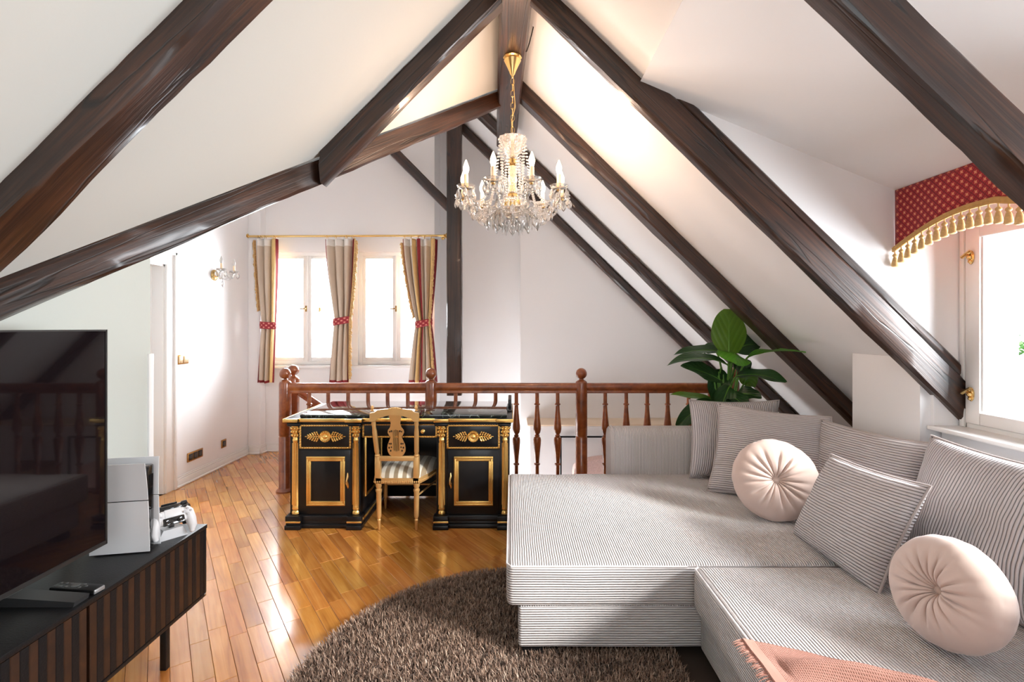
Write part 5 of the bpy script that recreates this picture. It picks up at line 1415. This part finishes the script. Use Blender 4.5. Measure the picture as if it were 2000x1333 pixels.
for k in range(NA):
    a = math.radians(20+40*k); x, y = cxy(1, a); ux, uy = x-CX0, y-CY0; rz = math.atan2(uy, ux)
    child('arm', f_arm, CRY, chd, Vector((CX0, CY0, ZC+.585))-base, rz)
    ex, ey = CX0+ux*RA, CY0+uy*RA; ez = ZC+.775
    child('candle_cup', f_cup, BRASS, chd, Vector((ex, ey, ez))-base)
    child('drip_dish', f_dish, CRY, chd, Vector((ex, ey, ez-.006))-base, rz)
    child('candle_sleeve', f_sleeve, CAND, chd, Vector((ex, ey, ez+.008))-base)
    child('bulb', f_bulb, BULB, chd, Vector((ex, ey, ez+.080))-base)
    l = bpy.data.lights.new('bulb_light', 'POINT'); l.energy = 2.1; l.color = (1.0, .66, .46); l.shadow_soft_size = .02
    lo = bpy.data.objects.new('bulb_light', l); COL.objects.link(lo); lo.parent = chd; lo.location = Vector((ex, ey, ez+.185))-base
    for q in range(6):
        b_ = 2*PI*q/6+rz; child('crystal_drop', f_drop, CRY, chd, Vector((ex+.047*math.cos(b_), ey+.047*math.sin(b_), ez-.004))-base, rg.uniform(0, PI), rg.uniform(.85, 1.1))
    # strands: top bowl -> arm , dish -> dish, dish -> lower bowl
    a2 = math.radians(20+40*(k+1)); fx, fy = cxy(RA, a2)
    tb = (CX0+ux*.074, CY0+uy*.074, ZC+1.10)
    garland(tb, (CX0+ux*.058, CY0+uy*.058, ZC+.79), .0, 18, .0068)
    garland((CX0+ux*.078, CY0+uy*.078, ZC+1.10), (CX0+ux*.150, CY0+uy*.150, ZC+.70), .05, 26, .0058)
    garland((CX0+ux*.225, CY0+uy*.225, ZC+.665), (CX0+math.sin(a2)*.225, CY0-math.cos(a2)*.225, ZC+.665), .035, 12, .0066)
    garland((ex, ey, ez-.010), (fx, fy, ez-.010), .075, 17, .0072)
    garland((ex, ey, ez-.012), (CX0+ux*.06, CY0+uy*.06, ZC+.70), .045, 19, .0072)
    am = a+math.radians(20); gx, gy = cxy(.15, am); hx_, hy = cxy(.20, a)
    garland((gx, gy, ZC+.66), (hx_, hy, ZC+.665), .02, 6, .006)
    for (rr2, aa, zz2, nm, fn, s_) in ((.10, am, .655, 'crystal_drop', f_drop, 1.25), (.15, a, .655, 'crystal_drop', f_drop, 1.35), (.195, am, .685, 'crystal_drop', f_drop, 1.1), (.06, a, .625, 'crystal_spear', f_spear, 1.0), (.24, a, .70, 'crystal_drop', f_drop, 1.0), (.135, am, .665, 'crystal_spear', f_spear, 1.05)):
        qx, qy = cxy(rr2, aa); child(nm, fn, CRY, chd, Vector((qx, qy, ZC+zz2))-base, rg.uniform(0, PI), s_)
for (rr2, zz2, n_) in ((.12, .68, 60), (.155, .665, 76), (.20, .675, 96), (.10, .655, 50), (.24, .70, 110)):
    for k in range(n_):
        a = 2*PI*k/n_; beads.sph((CX0+rr2*math.cos(a), CY0+rr2*math.sin(a), ZC+zz2-.012*abs(math.sin(a*4.5))), .006, 6, 4)
for k in range(12):
    a = 2*PI*k/12; beads.sph((CX0+.079*math.cos(a), CY0+.079*math.sin(a), ZC+1.112), .008, 8, 5)
o = beads.build('bead_strands', CRY, chd); o['kind'] = 'stuff'
m = MB(); m.sph((CX0, CY0, ZC+.590), .020, 16, 10); m.build('finial_ball', CRY, chd)

# ================================================================== WALL SCONCE, SWITCHES
sy_, sz_ = 4.93, ZC+.53
scn = thing('wall_sconce', 'two-armed crystal wall sconce with a gold plate on the left wall', 'wall lamp', (XL, sy_, sz_))
m = MB(); m.lathe([(.055, 0), (.055, .008), (.045, .016), (.030, .022), (.024, .040), (.010, .046)], n=24, M=Matrix.Translation((XL, sy_, sz_)) @ Matrix.Rotation(PI/2, 4, 'Y')); m.build('backplate', BRASS, scn)
for s in (-1, 1):
    pts = [Vector((XL+.04, sy_, sz_)), Vector((XL+.08, sy_+s*.03, sz_-.04)), Vector((XL+.12, sy_+s*.07, sz_-.035)), Vector((XL+.14, sy_+s*.11, sz_+.03))]
    m = MB(); m.tube(pts, .008, n=8); ar = m.build('arm', CRY, scn)
    e = pts[-1]; off = e-Vector(scn.location)
    child('drip_dish', f_dish, CRY, scn, off, 0, .9); child('candle_sleeve', f_sleeve, CAND, scn, off+Vector((0, 0, .01)), 0, .9)
    child('unlit_bulb', f_bulb, pr('frosted_bulb', (.85, .83, .8), rough=.15, trans=.3), scn, off+Vector((0, 0, .075)), 0, .9)
    for q in range(5):
        b_ = 2*PI*q/5; child('crystal_drop', f_drop, CRY, scn, off+Vector((.042*math.cos(b_), .042*math.sin(b_), .0)), b_, .95)
child('crystal_drop', f_drop, CRY, scn, Vector((.09, 0, -.05)), 1.3, 1.2)
DKP = pr('dark_brown_socket', (.02, .014, .010), rough=.3); BRP = pr('antique_brass_plate', lin(176, 128, 70)[:3], rough=.3, metal=.85)
def plate_(name, label, cat, y, z, w, h, n_, style):
    t = thing(name, label, cat, (XL, y, z))
    m = MB(); m.box(XL, XL+.008, y-w/2, y+w/2, z-h/2, z+h/2, b=.003); m.build('cover_plate', BRP, t)
    u = (w-.02)/n_
    for k in range(n_):
        yc = y-w/2+.01+u*(k+.5); m = MB()
        if style == 'socket':
            m.box(XL+.006, XL+.011, yc-u*.44, yc+u*.44, z-h/2+.012, z+h/2-.012, b=.003); o = m.build('socket', DKP, t)
            m = MB(); m.lathe([(.019, 0), (.017, -.001), (.017, .001)], n=18, M=Matrix.Translation((XL+.0115, yc, z)) @ Matrix.Rotation(PI/2, 4, 'Y')); m.build('socket_rim', pr('socket_grey', (.06, .06, .06), rough=.3), o)
        else:
            m.box(XL+.007, XL+.013, yc-u*.42, yc+u*.42, z-h/2+.012, z+h/2-.012, b=.003); o = m.build('rocker', pr('pale_brass_rocker', lin(214, 188, 150)[:3], rough=.25, metal=.5), t)
plate_('light_switch', 'brass double light switch beside the door frame', 'light switch', 4.455, ZC-.293, .155, .085, 2, 'switch')
plate_('power_socket', 'triple dark power socket in a brass plate low on the left wall', 'socket', 4.63, ZC-1.215, .225, .085, 3, 'socket')
plate_('power_socket', 'single dark power socket in a brass plate nearer the corner pier', 'socket', 5.09, ZC-1.215, .085, .085, 1, 'socket')

# ================================================================== PLANT
PX, PY = 1.665, 3.83
pl = thing('potted_plant', 'tall potted plant with broad dark green leaves behind the sofa armrest', 'plant', (PX, PY, 0))
m = MB(); m.lathe([(.10, .0), (.13, .01), (.165, .30), (.170, .32), (.155, .32), (.150, .29)], (PX, PY, 0), n=28); m.build('pot', pr('grey_pot', (.12, .12, .12), rough=.5), pl)
m = MB(); m.lathe([(.149, .28), (.10, .295), (.01, .30)], (PX, PY, 0), n=24); m.build('soil', pr('potting_soil', (.02, .013, .008), rough=.95, bump=.8, bscale=60), pl)
def leafmat(name, c1, c2):
    m_, nt, bb = mat_new(name); uv = N(nt, 'ShaderNodeUVMap'); sp = N(nt, 'ShaderNodeSeparateXYZ'); nt.links.new(uv.outputs[0], sp.inputs[0])
    a1 = N(nt, 'ShaderNodeMath', operation='ABSOLUTE'); nt.links.new(sp.outputs[0], a1.inputs[0])
    v_ = N(nt, 'ShaderNodeMath', operation='MULTIPLY_ADD'); v_.inputs[1].default_value = -.55; nt.links.new(a1.outputs[0], v_.inputs[0]); nt.links.new(sp.outputs[1], v_.inputs[2])
    v2 = N(nt, 'ShaderNodeMath', operation='MULTIPLY'); v2.inputs[1].default_value = 75; nt.links.new(v_.outputs[0], v2.inputs[0])
    si = N(nt, 'ShaderNodeMath', operation='SINE'); nt.links.new(v2.outputs[0], si.inputs[0]); mr = N(nt, 'ShaderNodeMapRange'); mr.inputs[1].default_value = -1; nt.links.new(si.outputs[0], mr.inputs[0])
    r_ = ramp(nt, mr.outputs[0], [(0, tuple(.6*b_+.4*a_ for a_, b_ in zip(c1, c2))), (.25, c2), (1, c2)]); nt.links.new(r_.outputs[0], bb.inputs['Base Color']); bb.inputs['Roughness'].default_value = .38; bb.inputs['Coat Weight'].default_value = .1
    bp = N(nt, 'ShaderNodeBump'); bp.inputs['Strength'].default_value = .4; bp.inputs['Distance'].default_value = .003; nt.links.new(mr.outputs[0], bp.inputs['Height']); nt.links.new(bp.outputs[0], bb.inputs['Normal']); return m_
LD = leafmat('dark_leaf', lin(18, 44, 20), lin(34, 70, 30)); LM = leafmat('mid_leaf', lin(60, 96, 18), lin(84, 122, 30)); LB = leafmat('bright_leaf', lin(62, 124, 30), lin(88, 156, 44))
STM = pr('leaf_stalk', lin(92, 140, 52)[:3], rough=.45)
def bez(a, b, c, d, t_): return a*(1-t_)**3+b*3*t_*(1-t_)**2+c*3*t_*t_*(1-t_)+d*t_**3
def leaf(base, tip, arch, width, mat, face=(0, -.3, 1), stalk=True, fold=.25, wav=.06, seed=0, root=None, blunt=False):
    base, tip = Vector(base), Vector(tip); L = (tip-base).length
    mid1 = base.lerp(tip, .33)+Vector((0, 0, arch)); mid2 = base.lerp(tip, .7)+Vector((0, 0, arch*.8))
    n_, k_ = 22, 8; m = MB(); uvs = []
    fc = Vector(face).normalized()
    for i in range(n_+1):
        t_ = i/n_; c = bez(base, mid1, mid2, tip, t_); d = (bez(base, mid1, mid2, tip, min(1, t_+.02))-bez(base, mid1, mid2, tip, max(0, t_-.02))).normalized()
        side = d.cross(fc).normalized(); up = side.cross(d).normalized()
        w = width/2*(math.sin(PI*min(1, t_**.8))**.75 if not blunt else math.sin(PI*min(1, t_**.9*.93+.04))**.55)
        w = max(w, .001)
        for j in range(-k_, k_+1):
            u = j/k_; wave = wav*width*math.sin(t_*11+seed+(1.5 if u > 0 else 0))*abs(u)**1.5
            p = c+side*u*w+up*(abs(u)*w*fold*1.0+wave)
            m.v.append(tuple(p)); uvs.append((u*w/width, t_*L))
    r_ = 2*k_+1
    for i in range(n_):
        for j in range(r_-1): m.f.append((i*r_+j, i*r_+j+1, (i+1)*r_+j+1, (i+1)*r_+j)); m.m.append(0)
    o = m.build('leaf', mat, pl, angle=180, recalc=False); uvl = o.data.uv_layers.new(name='UVMap')
    for l in o.data.loops: uvl.data[l.index].uv = uvs[l.vertex_index]
    if stalk:
        m = MB(); rt = Vector(root) if root else Vector((PX+random.uniform(-.02, .02), PY+random.uniform(-.02, .02), .55))
        dd = (mid1-base).normalized(); pts = [bez(rt, rt+Vector((0, 0, .16)), base-dd*.08, base, k/12) for k in range(13)]+[bez(base, mid1, mid2, tip, k/10) for k in range(1, 9)]
        m.tube(pts, [.011-.004*k/12 for k in range(13)]+[.006*(1-k/9) for k in range(1, 9)], n=7)
        m.build('stalk', STM, pl)
Q = lambda px, py, Y=PY: P(px, py, Y)
leaf(Q(1424, 692, 3.76), Q(1424, 604, 3.80), -.0, .275, LM, face=(0, -1, .1), fold=-.05, wav=.02, seed=1, blunt=True)
leaf(Q(1400, 684, 3.72), Q(1472, 688, 3.70), -.02, .01, LM, face=(0, -1, .2)) if False else None
leaf(Q(1432, 690, 3.86), Q(1440, 715, 3.50), .05, .25, LB, face=(0, -.75, .7), fold=-.2, wav=.03, seed=2)
leaf(Q(1462, 697, 3.70), Q(1574, 690, 3.12), .04, .12, LB, face=(.1, -.5, 1), fold=.25, seed=3)
leaf(Q(1420, 690, 3.9), Q(1316, 694, 3.80), .045, .12, LD, face=(0, -.6, 1), seed=4)
leaf(Q(1420, 712, 3.80), Q(1303, 714, 3.62), .075, .13, LD, face=(0, -.5, 1), seed=5)
leaf(Q(1412, 745, 3.80), Q(1330, 714, 3.60), .02, .15, LD, face=(.1, -.9, .6), seed=6)
leaf(Q(1440, 735, 3.74), Q(1534, 748, 3.40), .045, .14, LD, face=(0, -.8, .8), seed=7, blunt=True)
leaf(Q(1435, 688, 3.95), Q(1484, 676, 4.0), .05, .20, LD, face=(0, -.9, .5), seed=8)
leaf(Q(1400, 690, 4.0), Q(1376, 684, 4.1), .03, .16, LD, face=(0, -.9, .5), seed=9)
leaf(Q(1405, 790, 3.78), Q(1308, 772, 3.66), .035, .085, LM, face=(0, -.6, 1), seed=10)
leaf(Q(1440, 770, 3.78), Q(1488, 778, 3.66), .02, .12, LD, face=(0, -.9, .6), seed=11)
leaf(Q(1425, 755, 3.72), Q(1402, 815, 3.60), .02, .15, LD, face=(-.3, -1, .2), seed=12)
leaf(Q(1425, 780, 3.70), Q(1455, 800, 3.55), .05, .16, LD, face=(.1, -1, .5), seed=13)
leaf(Q(1452, 752, 3.84), Q(1474, 758, 3.78), .06, .16, LM, face=(.1, -1, .4), seed=14)
leaf(Q(1395, 790, 3.72), Q(1322, 834, 3.62), .05, .14, LD, face=(-.1, -1, .3), seed=15, blunt=True)
leaf(Q(1408, 720, 3.84), Q(1396, 792, 3.72), .0, .16, LD, face=(-.3, -1, .1), seed=16)
leaf(Q(1445, 700, 3.9), Q(1452, 742, 3.85), .03, .15, LD, face=(.1, -1, .3), seed=17)
for k in range(9):
    m = MB(); a = random.uniform(-.09, .09); m.tube([(PX+a*.3, PY-.02, .30), (PX+a*.35, PY-.04, .55), (PX+a*.8, PY-.06, .86), (PX+a*1.3, PY-.05, 1.08+random.uniform(-.05, .05))], [.016, .014, .010, .004], n=8); m.build('stalk', STM, pl)
